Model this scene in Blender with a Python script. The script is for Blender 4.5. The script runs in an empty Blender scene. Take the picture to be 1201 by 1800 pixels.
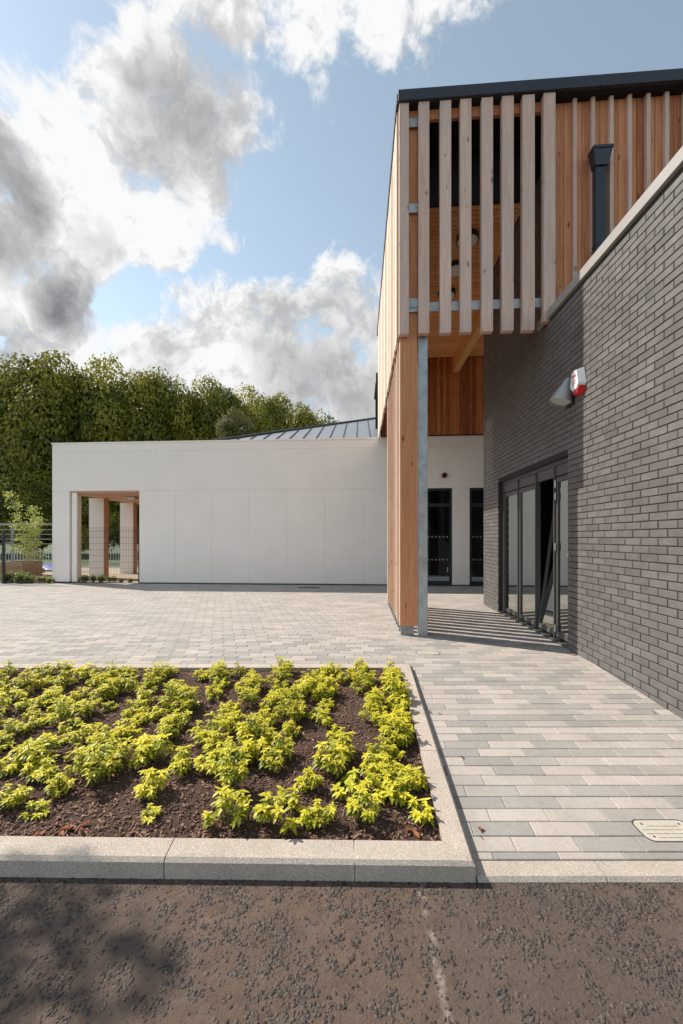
import bpy, math, random
import numpy as np
from mathutils import Vector, Matrix, Euler

# ------------------------------------------------------------------ camera, sky, sun, exposure
SC = bpy.context.scene
COL = SC.collection
F_PX, PX0, HORIZON, CAM_H = 715.0, 583.0, 946.0, 1.42
TH = math.atan((632.5 - PX0) / F_PX)
CT, ST = math.cos(TH), math.sin(TH)
cam_data = bpy.data.cameras.new('camera')
cam = bpy.data.objects.new('camera', cam_data)
COL.objects.link(cam)
cam.location = (0, 0, CAM_H)
cam.rotation_euler = (math.pi / 2, 0, TH)
cam_data.sensor_fit = 'VERTICAL'
cam_data.sensor_height = 36.0
cam_data.sensor_width = 24.0
cam_data.lens = F_PX / 1800 * 36
cam_data.shift_x = (600.5 - PX0) / 1800
cam_data.shift_y = (HORIZON - 900) / 1800
cam_data.clip_start = 0.05
cam_data.clip_end = 2000
SC.camera = cam

SUN_DIR = Vector((-0.92, 0.385, 1.03)).normalized()          # towards the sun
SUN_STRENGTH, SKY_STRENGTH, CLOUD_WHITE = 3.8, 0.120, 0.66
sun_data = bpy.data.lights.new('sun', 'SUN')
sun = bpy.data.objects.new('sun', sun_data)
COL.objects.link(sun)
sun_data.energy = SUN_STRENGTH
sun_data.angle = math.radians(0.55)
sun_data.color = (1.0, 0.91, 0.80)
sun.location = SUN_DIR * 60
sun.rotation_euler = (-SUN_DIR).to_track_quat('-Z', 'Y').to_euler()

SC.view_settings.view_transform = 'Standard'
SC.view_settings.look = 'None'
SC.view_settings.exposure = 0.68
SC.view_settings.gamma = 1.0
SC.view_settings.use_curve_mapping = False
SC.cycles.use_denoising = True
SC.cycles.max_bounces = 8
SC.cycles.diffuse_bounces = 5
SC.cycles.transparent_max_bounces = 24
SC.cycles.caustics_reflective = False
SC.cycles.caustics_refractive = False


def px_dir(x, y):
    r, v = (x - PX0) / F_PX, (HORIZON - y) / F_PX
    return Vector((r * CT - ST, r * ST + CT, v)).normalized()


def at_ground(x, y, z=0.0):
    d = px_dir(x, y)
    t = (z - CAM_H) / d.z
    return Vector((d.x * t, d.y * t, z))


def at_depth(x, y, Y0):
    d = px_dir(x, y)
    t = Y0 / d.y
    return Vector((d.x * t, Y0, CAM_H + d.z * t))


class G:
    """node-graph helper"""
    def __init__(self, nt):
        self.nt, self.n, self.l = nt, nt.nodes, nt.links

    def new(self, typ, **kw):
        nd = self.n.new(typ)
        for k, v in kw.items():
            setattr(nd, k, v)
        return nd

    def put(self, sock, v):
        if v is None:
            return
        if isinstance(v, bpy.types.NodeSocket):
            self.l.new(v, sock)
        else:
            sock.default_value = v

    def math(self, op, a, b=None, c=None, clamp=False):
        nd = self.new('ShaderNodeMath', operation=op, use_clamp=clamp)
        for i, v in enumerate((a, b, c)):
            self.put(nd.inputs[i], v)
        return nd.outputs[0]

    def vec(self, op, a, b=None, out=0, scale=None):
        nd = self.new('ShaderNodeVectorMath', operation=op)
        self.put(nd.inputs[0], a)
        if b is not None:
            self.put(nd.inputs[1], b)
        if scale is not None:
            self.put(nd.inputs[3], scale)
        return nd.outputs[out]

    def noise(self, v, scale, detail=3.0, rough=0.5, out=0, dist=0.0):
        nd = self.new('ShaderNodeTexNoise')
        self.put(nd.inputs['Vector'], v)
        nd.inputs['Scale'].default_value = scale
        nd.inputs['Detail'].default_value = detail
        nd.inputs['Roughness'].default_value = rough
        nd.inputs['Distortion'].default_value = dist
        return nd.outputs[out]

    def rng(self, v, a, b, c=0.0, d=1.0, smooth=False):
        nd = self.new('ShaderNodeMapRange')
        nd.interpolation_type = 'SMOOTHSTEP' if smooth else 'LINEAR'
        self.put(nd.inputs['Value'], v)
        for k, w in zip(('From Min', 'From Max', 'To Min', 'To Max'), (a, b, c, d)):
            self.put(nd.inputs[k], w)
        return nd.outputs[0]

    def mix(self, f, a, b, blend='MIX'):
        nd = self.new('ShaderNodeMix', data_type='RGBA', blend_type=blend)
        self.put(nd.inputs[0], f)
        self.put(nd.inputs[6], a if isinstance(a, bpy.types.NodeSocket) else (*a[:3], 1))
        self.put(nd.inputs[7], b if isinstance(b, bpy.types.NodeSocket) else (*b[:3], 1))
        return nd.outputs[2]


# ---- the sky: Nishita with procedural cumulus mixed in by direction
world = bpy.data.worlds.new('World')
SC.world = world
world.use_nodes = True
world.node_tree.nodes.clear()
g = G(world.node_tree)
sky = g.new('ShaderNodeTexSky', sky_type='NISHITA')
sky.sun_disc = False
sky.sun_elevation = math.asin(SUN_DIR.z)
sky.sun_rotation = math.atan2(SUN_DIR.x, SUN_DIR.y) % (2 * math.pi)
sky.air_density = 1.0
sky.dust_density = 0.15
sky.ozone_density = 1.0
tc = g.new('ShaderNodeTexCoord')
dirv = g.vec('NORMALIZE', tc.outputs['Generated'])
warp = g.noise(dirv, 3.2, 4, 0.55, out=1)
warp = g.vec('SCALE', g.vec('SUBTRACT', warp, (0.5, 0.5, 0.5)), scale=0.16)
dirw = g.vec('NORMALIZE', g.vec('ADD', dirv, warp))
BLOBS = [(50, 350, 130), (-40, 380, 140), (170, 320, 120), (250, 230, 110), (335, 150, 120), (395, 45, 120), (335, 285, 105),
         (420, 205, 80), (250, 375, 90), (130, 405, 90), (560, 85, 100, .74), (660, 40, 115, .76), (790, 40, 120, .74), (625, 150, 80, .6), (720, 110, 90, .6), (890, -15, 80, .6),
         (395, 400, 42, .62), (430, 404, 34, .55), (50, 535, 95), (-20, 505, 90), (140, 580, 90), (115, 492, 66), (240, 625, 85), (330, 600, 85), (430, 605, 95),
         (520, 580, 88), (600, 560, 95), (660, 560, 90), (600, 670, 150), (450, 680, 150), (280, 690, 140), (90, 660, 150), (800, 650, 200)]
SHADE = [(335, 190, 105, .75), (300, 245, 85, .55), (395, 300, 60, .4), (15, 345, 85, .9), (-15, 410, 85, .85), (110, 495, 62, .95), (30, 600, 70, .6), (560, 655, 150, .6), (500, 625, 70, .45),
         (620, 690, 110, .7), (290, 640, 60, .3), (180, 425, 45, .35)]


def blob_max(blobs, src):
    tot = None
    for b in blobs:
        d = px_dir(b[0], b[1])
        ang = b[2] / F_PX * (d.x * -ST + d.y * CT)      # pixel radius to an angle in that direction
        amp = b[3] if len(b) > 3 else 1.0
        dot = g.vec('DOT_PRODUCT', src, tuple(d), out=1)
        w = g.rng(dot, math.cos(ang * 1.45), 1.0, 0.0, amp)
        tot = w if tot is None else g.math('MAXIMUM', tot, w)
    return tot


def density(v):
    n1 = g.noise(v, 8.5, 12, 0.62)
    return n1


cover = blob_max(BLOBS, dirw)
win = g.rng(g.vec('DOT_PRODUCT', dirv, tuple(px_dir(480, 420)), out=1), math.cos(1.0), math.cos(0.72), 0.0, 1.0, smooth=True)
base = g.rng(win, 0.0, 1.0, -0.12, -0.78)
nz = density(dirw)
nz2 = density(g.vec('ADD', dirw, tuple(SUN_DIR * 0.035)))
fld = g.math('ADD', g.math('ADD', g.math('MULTIPLY', g.math('SUBTRACT', nz, 0.5), 2.5), base), g.math('MULTIPLY', cover, g.rng(win, 0, 1, 0.0, 1.35)))
mask = g.rng(fld, -0.06, 0.30, 0.0, 1.0, smooth=True)
lit = g.rng(g.math('SUBTRACT', nz2, nz), -0.10, 0.14, 1.0, 0.5, smooth=True)
thick = g.rng(fld, 0.4, 1.1, 1.0, 0.86)
warp2 = g.vec('SCALE', g.vec('SUBTRACT', g.noise(dirv, 9.0, 6, 0.6, out=1), (0.5, 0.5, 0.5)), scale=0.13)
soft = g.vec('NORMALIZE', g.vec('ADD', g.vec('ADD', dirv, warp2), g.vec('SCALE', warp, scale=0.8)))
shade = blob_max([(a, c, r_ * 0.80, k) for a, c, r_, k in SHADE], soft)
shade = g.math('MULTIPLY', shade, g.rng(nz, 0.34, 0.58, 0.55, 1.0))
lum = g.math('MULTIPLY', g.math('MULTIPLY', lit, thick), g.math('SUBTRACT', 1.0, g.math('MULTIPLY', shade, 1.0)))
lum = g.rng(lum, 0.05, 0.82, 0.19, 1.0)
ccol = g.mix(lum, (0.0, 0.005, 0.02), (0.86, 0.86, 0.86))
ccol = g.mix(1.0, ccol, (0.05, 0.05, 0.052), blend='ADD')
bg1 = g.new('ShaderNodeBackground')
hs = g.new('ShaderNodeHueSaturation')
g.put(hs.inputs['Color'], sky.outputs[0])
hs.inputs['Saturation'].default_value = 0.64
hs.inputs['Hue'].default_value = 0.480
g.put(bg1.inputs[0], hs.outputs[0])
bg1.inputs[1].default_value = SKY_STRENGTH
bg2 = g.new('ShaderNodeBackground')
g.put(bg2.inputs[0], ccol)
bg2.inputs[1].default_value = CLOUD_WHITE
ms = g.new('ShaderNodeMixShader')
hz = g.rng(g.vec('DOT_PRODUCT', dirv, (0, 0, 1), out=1), -0.02, 0.03, 0.0, 1.0)
g.put(ms.inputs[0], g.math('MULTIPLY', mask, hz))
g.l.new(bg1.outputs[0], ms.inputs[1])
g.l.new(bg2.outputs[0], ms.inputs[2])
wo = g.new('ShaderNodeOutputWorld')
g.l.new(ms.outputs[0], wo.inputs[0])

# ------------------------------------------------------------------ helpers
RND = random.Random(7)
NP = np.random.default_rng(11)


def ground_z(x, y):
    d = -x * ST + y * CT
    return 0.0 if d > 4.6 else -0.05 * (4.6 - d)


def wloc(o):
    v = Vector((0, 0, 0))
    while o is not None:
        v += o.location
        o = o.parent
    return v


def mesh_np(name, verts, faces, tone=None, smooth=False):
    """verts (N,3); faces list/array of index tuples"""
    me = bpy.data.meshes.new(name)
    verts = np.asarray(verts, dtype=np.float32)
    if isinstance(faces, np.ndarray):
        M, k = faces.shape
        me.vertices.add(len(verts))
        me.vertices.foreach_set('co', verts.ravel())
        me.loops.add(M * k)
        me.loops.foreach_set('vertex_index', faces.astype(np.int32).ravel())
        me.polygons.add(M)
        me.polygons.foreach_set('loop_start', np.arange(0, M * k, k, dtype=np.int32))
        me.update(calc_edges=True)
    else:
        me.from_pydata([tuple(map(float, v)) for v in verts], [], [tuple(f) for f in faces])
        me.update()
    if tone is not None:
        a = me.attributes.new('tone', 'FLOAT', 'FACE')
        a.data.foreach_set('value', np.asarray(tone, dtype=np.float32))
    if smooth:
        me.polygons.foreach_set('use_smooth', np.ones(len(me.polygons), dtype=bool))
    return me


def tag(o, label=None, cat=None, group=None, kind=None):
    for k, v in (('label', label), ('category', cat), ('group', group), ('kind', kind)):
        if v:
            o[k] = v
    return o


def link(name, me, mat, parent=None, loc=(0, 0, 0), rot=None):
    """loc is the world place (parents are never turned)"""
    o = bpy.data.objects.new(name, me)
    COL.objects.link(o)
    if me is not None and mat is not None and not me.materials:
        me.materials.append(M[mat])
    o.parent = parent
    o.location = Vector(loc) - (wloc(parent) if parent else Vector((0, 0, 0)))
    if rot:
        o.rotation_euler = rot
    return o


def thing(name, label, cat, loc, group=None):
    o = bpy.data.objects.new(name, None)
    COL.objects.link(o)
    o.location = loc
    o.empty_display_size = 0.1
    return tag(o, label, cat, group)


class MB:
    def __init__(self):
        self.V, self.F, self.T = [], [], []

    def poly(self, pts, tone=0.5):
        b = len(self.V)
        self.V += [tuple(p) for p in pts]
        self.F.append(tuple(range(b, b + len(pts))))
        self.T.append(tone)
        return self

    def hexa(self, p, tone=0.5):
        """eight points: bottom ring 0-3 (counter-clockwise), top ring 4-7"""
        b = len(self.V)
        self.V += [tuple(q) for q in p]
        for f in ((3, 2, 1, 0), (4, 5, 6, 7), (0, 1, 5, 4), (1, 2, 6, 5), (2, 3, 7, 6), (3, 0, 4, 7)):
            self.F.append(tuple(b + i for i in f))
            self.T.append(tone)
        return self

    def box(self, x0, x1, y0, y1, z0, z1, tone=0.5):
        return self.hexa([(x0, y0, z0), (x1, y0, z0), (x1, y1, z0), (x0, y1, z0), (x0, y0, z1), (x1, y0, z1), (x1, y1, z1), (x0, y1, z1)], tone)

    def tube(self, path, radii, n=6, tone=0.5, cap=True):
        b = len(self.V)
        path = [Vector(p) for p in path]
        for i, p in enumerate(path):
            t = (path[min(i + 1, len(path) - 1)] - path[max(i - 1, 0)]).normalized()
            a = t.cross(Vector((0.13, 0.97, 0.2)))
            if a.length < 1e-3:
                a = t.cross(Vector((1, 0, 0)))
            a.normalize()
            c = t.cross(a)
            r = radii[i] if isinstance(radii, (list, tuple)) else radii
            for k in range(n):
                w = 2 * math.pi * k / n
                self.V.append(tuple(p + a * (r * math.cos(w)) + c * (r * math.sin(w))))
        for i in range(len(path) - 1):
            for k in range(n):
                self.F.append((b + i * n + k, b + i * n + (k + 1) % n, b + (i + 1) * n + (k + 1) % n, b + (i + 1) * n + k))
                self.T.append(tone)
        if cap:
            self.F.append(tuple(b + k for k in range(n))[::-1])
            self.F.append(tuple(b + (len(path) - 1) * n + k for k in range(n)))
            self.T += [tone, tone]
        return self

    def disc(self, c, ax, r0, r1, h, n=24, tone=0.5):
        """frustum along ax from c"""
        ax = Vector(ax).normalized()
        a = ax.cross(Vector((0.3, 0.5, 0.8))).normalized()
        d = ax.cross(a)
        c = Vector(c)
        b = len(self.V)
        for cc, r in ((c, r0), (c + ax * h, r1)):
            for k in range(n):
                w = 2 * math.pi * k / n
                self.V.append(tuple(cc + a * (r * math.cos(w)) + d * (r * math.sin(w))))
        for k in range(n):
            self.F.append((b + k, b + (k + 1) % n, b + n + (k + 1) % n, b + n + k))
            self.T.append(tone)
        self.F.append(tuple(b + k for k in range(n))[::-1])
        self.F.append(tuple(b + n + k for k in range(n)))
        self.T += [tone, tone]
        return self

    def build(self, name, mat, parent=None, kind=None, bevel=0.0, smooth=False, origin=None):
        v = np.array(self.V, dtype=np.float64)
        if origin is None:
            origin = tuple(wloc(parent)) if parent else ((v.min(0)[0] + v.max(0)[0]) / 2, (v.min(0)[1] + v.max(0)[1]) / 2, v.min(0)[2])
        me = mesh_np(name, v - np.array(origin), self.F, self.T, smooth)
        o = link(name, me, mat, parent, origin)
        if kind:
            o['kind'] = kind
        if bevel:
            md = o.modifiers.new('bevel', 'BEVEL')
            md.width = bevel
            md.segments = 2
            md.limit_method = 'ANGLE'
        return o


def local_box(sx, sy, sz, ch=0.003, tone=0.5):
    """centred chamfered box, all edges chamfered"""
    import bmesh
    bm = bmesh.new()
    bmesh.ops.create_cube(bm, size=1.0)
    for v in bm.verts:
        v.co.x *= sx
        v.co.y *= sy
        v.co.z *= sz
    if ch:
        bmesh.ops.bevel(bm, geom=bm.edges[:], offset=ch, segments=1, affect='EDGES', profile=0.5)
    me = bpy.data.meshes.new('piece')
    bm.to_mesh(me)
    bm.free()
    a = me.attributes.new('tone', 'FLOAT', 'FACE')
    a.data.foreach_set('value', np.full(len(me.polygons), tone, dtype=np.float32))
    return me


# ------------------------------------------------------------------ materials
M = {}


def newmat(name):
    m = bpy.data.materials.new(name)
    m.use_nodes = True
    m.node_tree.nodes.clear()
    gg = G(m.node_tree)
    out = gg.new('ShaderNodeOutputMaterial')
    b = gg.new('ShaderNodeBsdfPrincipled')
    gg.l.new(b.outputs[0], out.inputs[0])
    M[name] = m
    return gg, b, out


def bump(gg, b, h, strength=0.3, dist=0.01):
    nd = gg.new('ShaderNodeBump')
    nd.inputs['Strength'].default_value = strength
    nd.inputs['Distance'].default_value = dist
    gg.put(nd.inputs['Height'], h)
    gg.put(b.inputs['Normal'], nd.outputs[0])


def attr(gg):
    return gg.new('ShaderNodeAttribute', attribute_name='tone').outputs['Fac']


def wpos(gg):
    return gg.new('ShaderNodeNewGeometry').outputs['Position']


def ocoord(gg):
    """object coordinates shifted at random for each object"""
    t = gg.new('ShaderNodeTexCoord').outputs['Object']
    r = gg.new('ShaderNodeObjectInfo').outputs['Random']
    c = gg.new('ShaderNodeCombineXYZ')
    gg.put(c.inputs[0], gg.math('MULTIPLY', r, 37.0))
    gg.put(c.inputs[1], gg.math('MULTIPLY', r, 91.0))
    gg.put(c.inputs[2], gg.math('MULTIPLY', r, 53.0))
    return gg.vec('ADD', t, c.outputs[0]), r


def plain(name, col, rough=0.5, var=0.12, scale=6.0, metal=0.0, bumpy=0.0, spec=0.5, fine=0.0):
    gg, b, _ = newmat(name)
    p = wpos(gg)
    n = gg.noise(p, scale, 5, 0.6)
    f = gg.rng(n, 0.25, 0.75, 1 - var, 1 + var)
    if fine:
        f = gg.math('MULTIPLY', f, gg.rng(gg.noise(p, 260, 2, 0.6), 0.3, 0.7, 1 - fine, 1 + fine))
    c = gg.mix(1.0, col, gg.new('ShaderNodeCombineColor').outputs[0], blend='MULTIPLY')
    cc = c.node.inputs[7].links[0].from_node
    for i in range(3):
        gg.put(cc.inputs[i], f)
    gg.put(b.inputs['Base Color'], c)
    b.inputs['Roughness'].default_value = rough
    b.inputs['Metallic'].default_value = metal
    b.inputs['Specular IOR Level'].default_value = spec
    if bumpy:
        bump(gg, b, gg.noise(p, 140 if not fine else 260, 3, 0.6), bumpy, 0.004)
    return gg, b


def tinted(gg, col_socket, f):
    cc = gg.new('ShaderNodeCombineColor')
    for i in range(3):
        gg.put(cc.inputs[i], f)
    return gg.mix(1.0, col_socket, cc.outputs[0], blend='MULTIPLY')


def wood(name, dark, light, axis='Z', rough=0.7, knots=0.7, spread=0.35, gray=None):
    gg, b, _ = newmat(name)
    v, r = ocoord(gg)
    sc = {'Z': (14, 14, 0.7), 'X': (0.7, 14, 14), 'Y': (14, 0.7, 14)}[axis]
    sv = gg.vec('MULTIPLY', v, sc)
    grain = gg.noise(sv, 3.0, 6, 0.65, dist=0.6)
    fine = gg.noise(gg.vec('MULTIPLY', v, tuple(a * 6 for a in sc)), 3.0, 3, 0.6)
    t = gg.math('ADD', gg.math('MULTIPLY', gg.math('SUBTRACT', grain, 0.5), 1.7), gg.math('ADD', 0.5, gg.math('MULTIPLY', gg.math('SUBTRACT', r, 0.5), spread * 2)))
    t = gg.math('ADD', t, gg.math('MULTIPLY', gg.math('SUBTRACT', fine, 0.5), 0.5), clamp=True)
    c = gg.mix(t, dark, light)
    if gray:
        big = gg.rng(gg.noise(v, 0.9, 3, 0.5), 0.45, 0.7, 0, 0.7)
        c = gg.mix(big, c, gray)
    vo = gg.new('ShaderNodeTexVoronoi')
    ks = {'Z': (1, 1, 0.45), 'X': (0.45, 1, 1), 'Y': (1, 0.45, 1)}[axis]
    gg.put(vo.inputs['Vector'], gg.vec('MULTIPLY', v, ks))
    vo.inputs['Scale'].default_value = 8.0
    kn = gg.rng(vo.outputs['Distance'], 0.10, 0.20, knots, 0.0)
    sel = gg.rng(gg.new('ShaderNodeSeparateColor').outputs[0], 0.5, 0.55)
    gg.put(sel.node.inputs[0].links[0].from_node.inputs[0], vo.outputs['Color'])
    kn = gg.math('MULTIPLY', kn, sel)
    c = gg.mix(kn, c, tuple(a * 0.28 for a in dark))
    gg.put(b.inputs['Base Color'], c)
    b.inputs['Roughness'].default_value = rough
    b.inputs['Specular IOR Level'].default_value = 0.25
    bump(gg, b, gg.math('ADD', grain, fine), 0.25, 0.003)


wood('weathered_larch', (0.46, 0.29, 0.22), (0.80, 0.60, 0.50), spread=0.20, gray=(0.56, 0.45, 0.41))
wood('larch_fin', (0.42, 0.155, 0.065), (0.72, 0.34, 0.17), spread=0.3)
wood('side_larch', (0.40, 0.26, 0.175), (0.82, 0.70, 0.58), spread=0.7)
wood('cladding_larch', (0.38, 0.125, 0.055), (0.72, 0.335, 0.165), spread=0.40)
wood('soffit_larch', (0.68, 0.285, 0.10), (0.95, 0.51, 0.225), axis='X', spread=0.22, knots=0.3)
wood('beam_larch', (0.74, 0.37, 0.13), (0.88, 0.50, 0.21), axis='Y', spread=0.05, knots=0.25)
wood('red_cedar', (0.20, 0.045, 0.016), (0.66, 0.25, 0.08), spread=0.5, knots=0.1)
wood('planter_timber', (0.26, 0.17, 0.10), (0.42, 0.29, 0.18), axis='X', spread=0.2)
plain('porch_timber', (0.54, 0.31, 0.19), 0.6, 0.08, 3)
plain('anthracite', (0.022, 0.025, 0.03), 0.42, 0.08, 5)
plain('fascia_metal', (0.020, 0.026, 0.038), 0.38, 0.1, 3)
plain('door_metal', (0.085, 0.083, 0.08), 0.4, 0.06, 8)
plain('void_black', (0.012, 0.013, 0.016), 0.8, 0.2, 4)
plain('galvanised', (0.40, 0.425, 0.43), 0.48, 0.30, 7, metal=0.5, fine=0.08)
plain('galvanised_dull', (0.30, 0.31, 0.30), 0.6, 0.35, 9, metal=0.3, fine=0.08)
plain('downpipe_metal', (0.018, 0.028, 0.040), 0.35, 0.08, 5)
plain('white_render', (0.86, 0.805, 0.760), 0.72, 0.035, 1.3, bumpy=0.06)
plain('joint_gap', (0.48, 0.46, 0.44), 0.8, 0.1, 3)
plain('coping_metal', (0.34, 0.325, 0.31), 0.5, 0.08, 4, metal=0.1)
plain('mortar', (0.035, 0.032, 0.030), 0.9, 0.35, 30, bumpy=0.4)
plain('zinc_roof', (0.32, 0.33, 0.34), 0.42, 0.08, 2, metal=0.5)
plain('interior_wall', (0.16, 0.16, 0.16), 0.8, 0.05, 2)
plain('interior_floor', (0.10, 0.09, 0.08), 0.5, 0.05, 2)
plain('lamp_grey', (0.42, 0.42, 0.42), 0.38, 0.05, 9, metal=0.35)
plain('lamp_lens', (0.62, 0.66, 0.60), 0.25, 0.04, 9)
plain('white_plastic', (0.80, 0.80, 0.80), 0.35, 0.03, 9)
plain('red_plastic', (0.62, 0.015, 0.02), 0.3, 0.05, 9)
plain('red_ink', (0.6, 0.05, 0.06), 0.5, 0.05, 9)
plain('fence_green_black', (0.02, 0.022, 0.02), 0.5, 0.1, 9)
plain('railing_white', (0.72, 0.80, 0.76), 0.4, 0.1, 9)
plain('blue_tarpaulin', (0.010, 0.045, 0.24), 0.5, 0.2, 4)
plain('cover_beige', (0.50, 0.455, 0.385), 0.7, 0.12, 9, fine=0.1)
plain('cover_frame', (0.06, 0.055, 0.05), 0.6, 0.2, 9)
plain('sticker_green', (0.16, 0.42, 0.22), 0.5, 0.05, 9)
plain('sticker_white', (0.70, 0.78, 0.80), 0.5, 0.05, 9)
plain('sticker_blue', (0.10, 0.36, 0.62), 0.5, 0.05, 9)
plain('glass_dot', (0.30, 0.31, 0.31), 0.6, 0.05, 9)
plain('kick_plate', (0.26, 0.30, 0.32), 0.4, 0.1, 5)
plain('bark', (0.07, 0.05, 0.036), 0.9, 0.4, 5, bumpy=0.5)
plain('birch_bark', (0.50, 0.44, 0.36), 0.8, 0.3, 8, bumpy=0.2)
plain('plant_stem', (0.20, 0.16, 0.06), 0.7, 0.3, 20)
plain('dead_leaf', (0.30, 0.095, 0.035), 0.7, 0.3, 30)
plain('joint_sand', (0.075, 0.068, 0.06), 0.95, 0.4, 25, bumpy=0.3)
plain('tan_path', (0.36, 0.29, 0.22), 0.9, 0.15, 1.2, bumpy=0.3, fine=0.12)
plain('dark_path', (0.10, 0.10, 0.10), 0.9, 0.2, 1.2, bumpy=0.3)
plain('hinge_steel', (0.55, 0.55, 0.54), 0.3, 0.05, 9, metal=0.8)

# concrete kerb
gg, b = plain('kerb_concrete', (0.50, 0.43, 0.365), 0.9, 0.14, 5, fine=0.22)
src = b.inputs['Base Color'].links[0].from_socket
gg.put(b.inputs['Base Color'], tinted(gg, src, gg.rng(gg.noise(wpos(gg), 130, 3, 0.75), 0.32, 0.68, 0.74, 1.20)))
bump(gg, b, gg.noise(wpos(gg), 170, 4, 0.75), 0.8, 0.006)

# dark engineering brick
gg, b, _ = newmat('dark_brick')
p = wpos(gg)
t = attr(gg)
n = gg.noise(p, 7, 5, 0.65)
c = gg.mix(t, (0.096, 0.089, 0.085), (0.170, 0.158, 0.151))
smear = gg.rng(gg.noise(gg.vec('MULTIPLY', p, (1, 1, 1.6)), 4.2, 6, 0.62), 0.60, 0.78, 0, 0.42)
c = gg.mix(smear, c, (0.30, 0.28, 0.26))
chalk = gg.rng(gg.noise(gg.vec('MULTIPLY', p, (1, 1, 0.5)), 21, 4, 0.7), 0.70, 0.80, 0, 0.45)
c = gg.mix(chalk, c, (0.30, 0.285, 0.27))
c = tinted(gg, c, gg.rng(n, 0.25, 0.75, 0.84, 1.16))
gg.put(b.inputs['Base Color'], c)
gg.put(b.inputs['Roughness'], gg.rng(n, 0.2, 0.8, 0.36, 0.54))
b.inputs['Specular IOR Level'].default_value = 0.6
bump(gg, b, gg.math('ADD', gg.noise(p, 28, 4, 0.6), gg.math('MULTIPLY', gg.noise(p, 170, 3, 0.6), 0.5)), 0.22, 0.004)

# paving block
gg, b, _ = newmat('paving_block')
p = wpos(gg)
t = attr(gg)
c = gg.mix(gg.rng(t, 0.0, 0.5), (0.300, 0.285, 0.266), (0.380, 0.350, 0.318))
c = gg.mix(gg.rng(t, 0.5, 1.0), c, (0.460, 0.412, 0.372))
sp = gg.rng(gg.noise(p, 300, 3, 0.8), 0.3, 0.7, 0.78, 1.22)
dirt = gg.rng(gg.noise(p, 2.2, 6, 0.65), 0.35, 0.75, 1.06, 0.84)
st = gg.rng(gg.noise(p, 38, 4, 0.6), 0.3, 0.7, 0.93, 1.07)
c = tinted(gg, c, gg.math('MULTIPLY', gg.math('MULTIPLY', sp, dirt), st))
gg.put(b.inputs['Base Color'], c)
b.inputs['Roughness'].default_value = 0.85
b.inputs['Specular IOR Level'].default_value = 0.3
bump(gg, b, gg.noise(p, 380, 3, 0.7), 0.35, 0.0025)

# road: brown dust worn over dark asphalt
gg, b, _ = newmat('dusty_asphalt')
p = wpos(gg)
n1 = gg.noise(p, 1.7, 5, 0.6)
n2 = gg.noise(p, 12, 6, 0.7)
vo = gg.new('ShaderNodeTexVoronoi')
gg.put(vo.inputs['Vector'], p)
vo.inputs['Scale'].default_value = 75
patch = gg.rng(gg.math('ADD', gg.math('MULTIPLY', n1, 0.6), gg.math('MULTIPLY', n2, 0.5)), 0.50, 0.64, 0, 1)
c = gg.mix(gg.rng(n2, 0.3, 0.7), (0.105, 0.068, 0.049), (0.225, 0.155, 0.116))
c = gg.mix(gg.math('MULTIPLY', patch, 0.45), c, (0.085, 0.068, 0.058))
sepx = gg.new('ShaderNodeSeparateXYZ')
gg.put(sepx.inputs[0], p)
# pale dusty line where two lays of asphalt meet
line = gg.math('SUBTRACT', sepx.outputs[0], gg.math('ADD', 0.315, gg.math('MULTIPLY', sepx.outputs[1], -0.02)))
line = gg.math('ADD', line, gg.math('MULTIPLY', gg.math('SUBTRACT', gg.noise(p, 16, 4, 0.7), 0.5), 0.05))
line = gg.rng(gg.math('ABSOLUTE', line), 0.006, 0.022, 1, 0)
line = gg.math('MULTIPLY', line, gg.rng(gg.noise(p, 9, 4, 0.7), 0.40, 0.60))
c = gg.mix(gg.math('MULTIPLY', line, 0.9), c, (0.46, 0.39, 0.33))
right = gg.rng(sepx.outputs[0], 0.25, 0.45)
c = gg.mix(gg.math('MULTIPLY', right, 0.30), c, (0.10, 0.086, 0.080))
c = tinted(gg, c, gg.rng(gg.noise(p, 500, 2, 0.7), 0.3, 0.7, 0.75, 1.25))
gg.put(b.inputs['Base Color'], c)
b.inputs['Roughness'].default_value = 0.92
hgt = gg.math('ADD', gg.noise(p, 240, 4, 0.7), gg.math('MULTIPLY', gg.noise(p, 45, 4, 0.6), 1.2))
bump(gg, b, hgt, 1.0, 0.009)
gg, b, _ = newmat('road_chipping')
t = attr(gg)
c = gg.mix(t, (0.026, 0.021, 0.019), (0.12, 0.092, 0.075))
gg.put(b.inputs['Base Color'], tinted(gg, c, gg.rng(gg.noise(wpos(gg), 300, 2, 0.6), 0.3, 0.7, 0.7, 1.3)))
b.inputs['Roughness'].default_value = 0.75

# soil and bark mulch
gg, b, _ = newmat('mulch_soil')
p = wpos(gg)
c = gg.mix(gg.noise(p, 40, 6, 0.75), (0.035, 0.019, 0.013), (0.17, 0.095, 0.065))
gg.put(b.inputs['Base Color'], c)
b.inputs['Roughness'].default_value = 0.95
bump(gg, b, gg.noise(p, 90, 6, 0.8), 1.0, 0.02)
gg, b, _ = newmat('bark_chip')
t = attr(gg)
c = gg.mix(t, (0.055, 0.028, 0.018), (0.36, 0.21, 0.145))
gg.put(b.inputs['Base Color'], tinted(gg, c, gg.rng(gg.noise(wpos(gg), 160, 3, 0.6), 0.3, 0.7, 0.7, 1.3)))
b.inputs['Roughness'].default_value = 0.85


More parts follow.
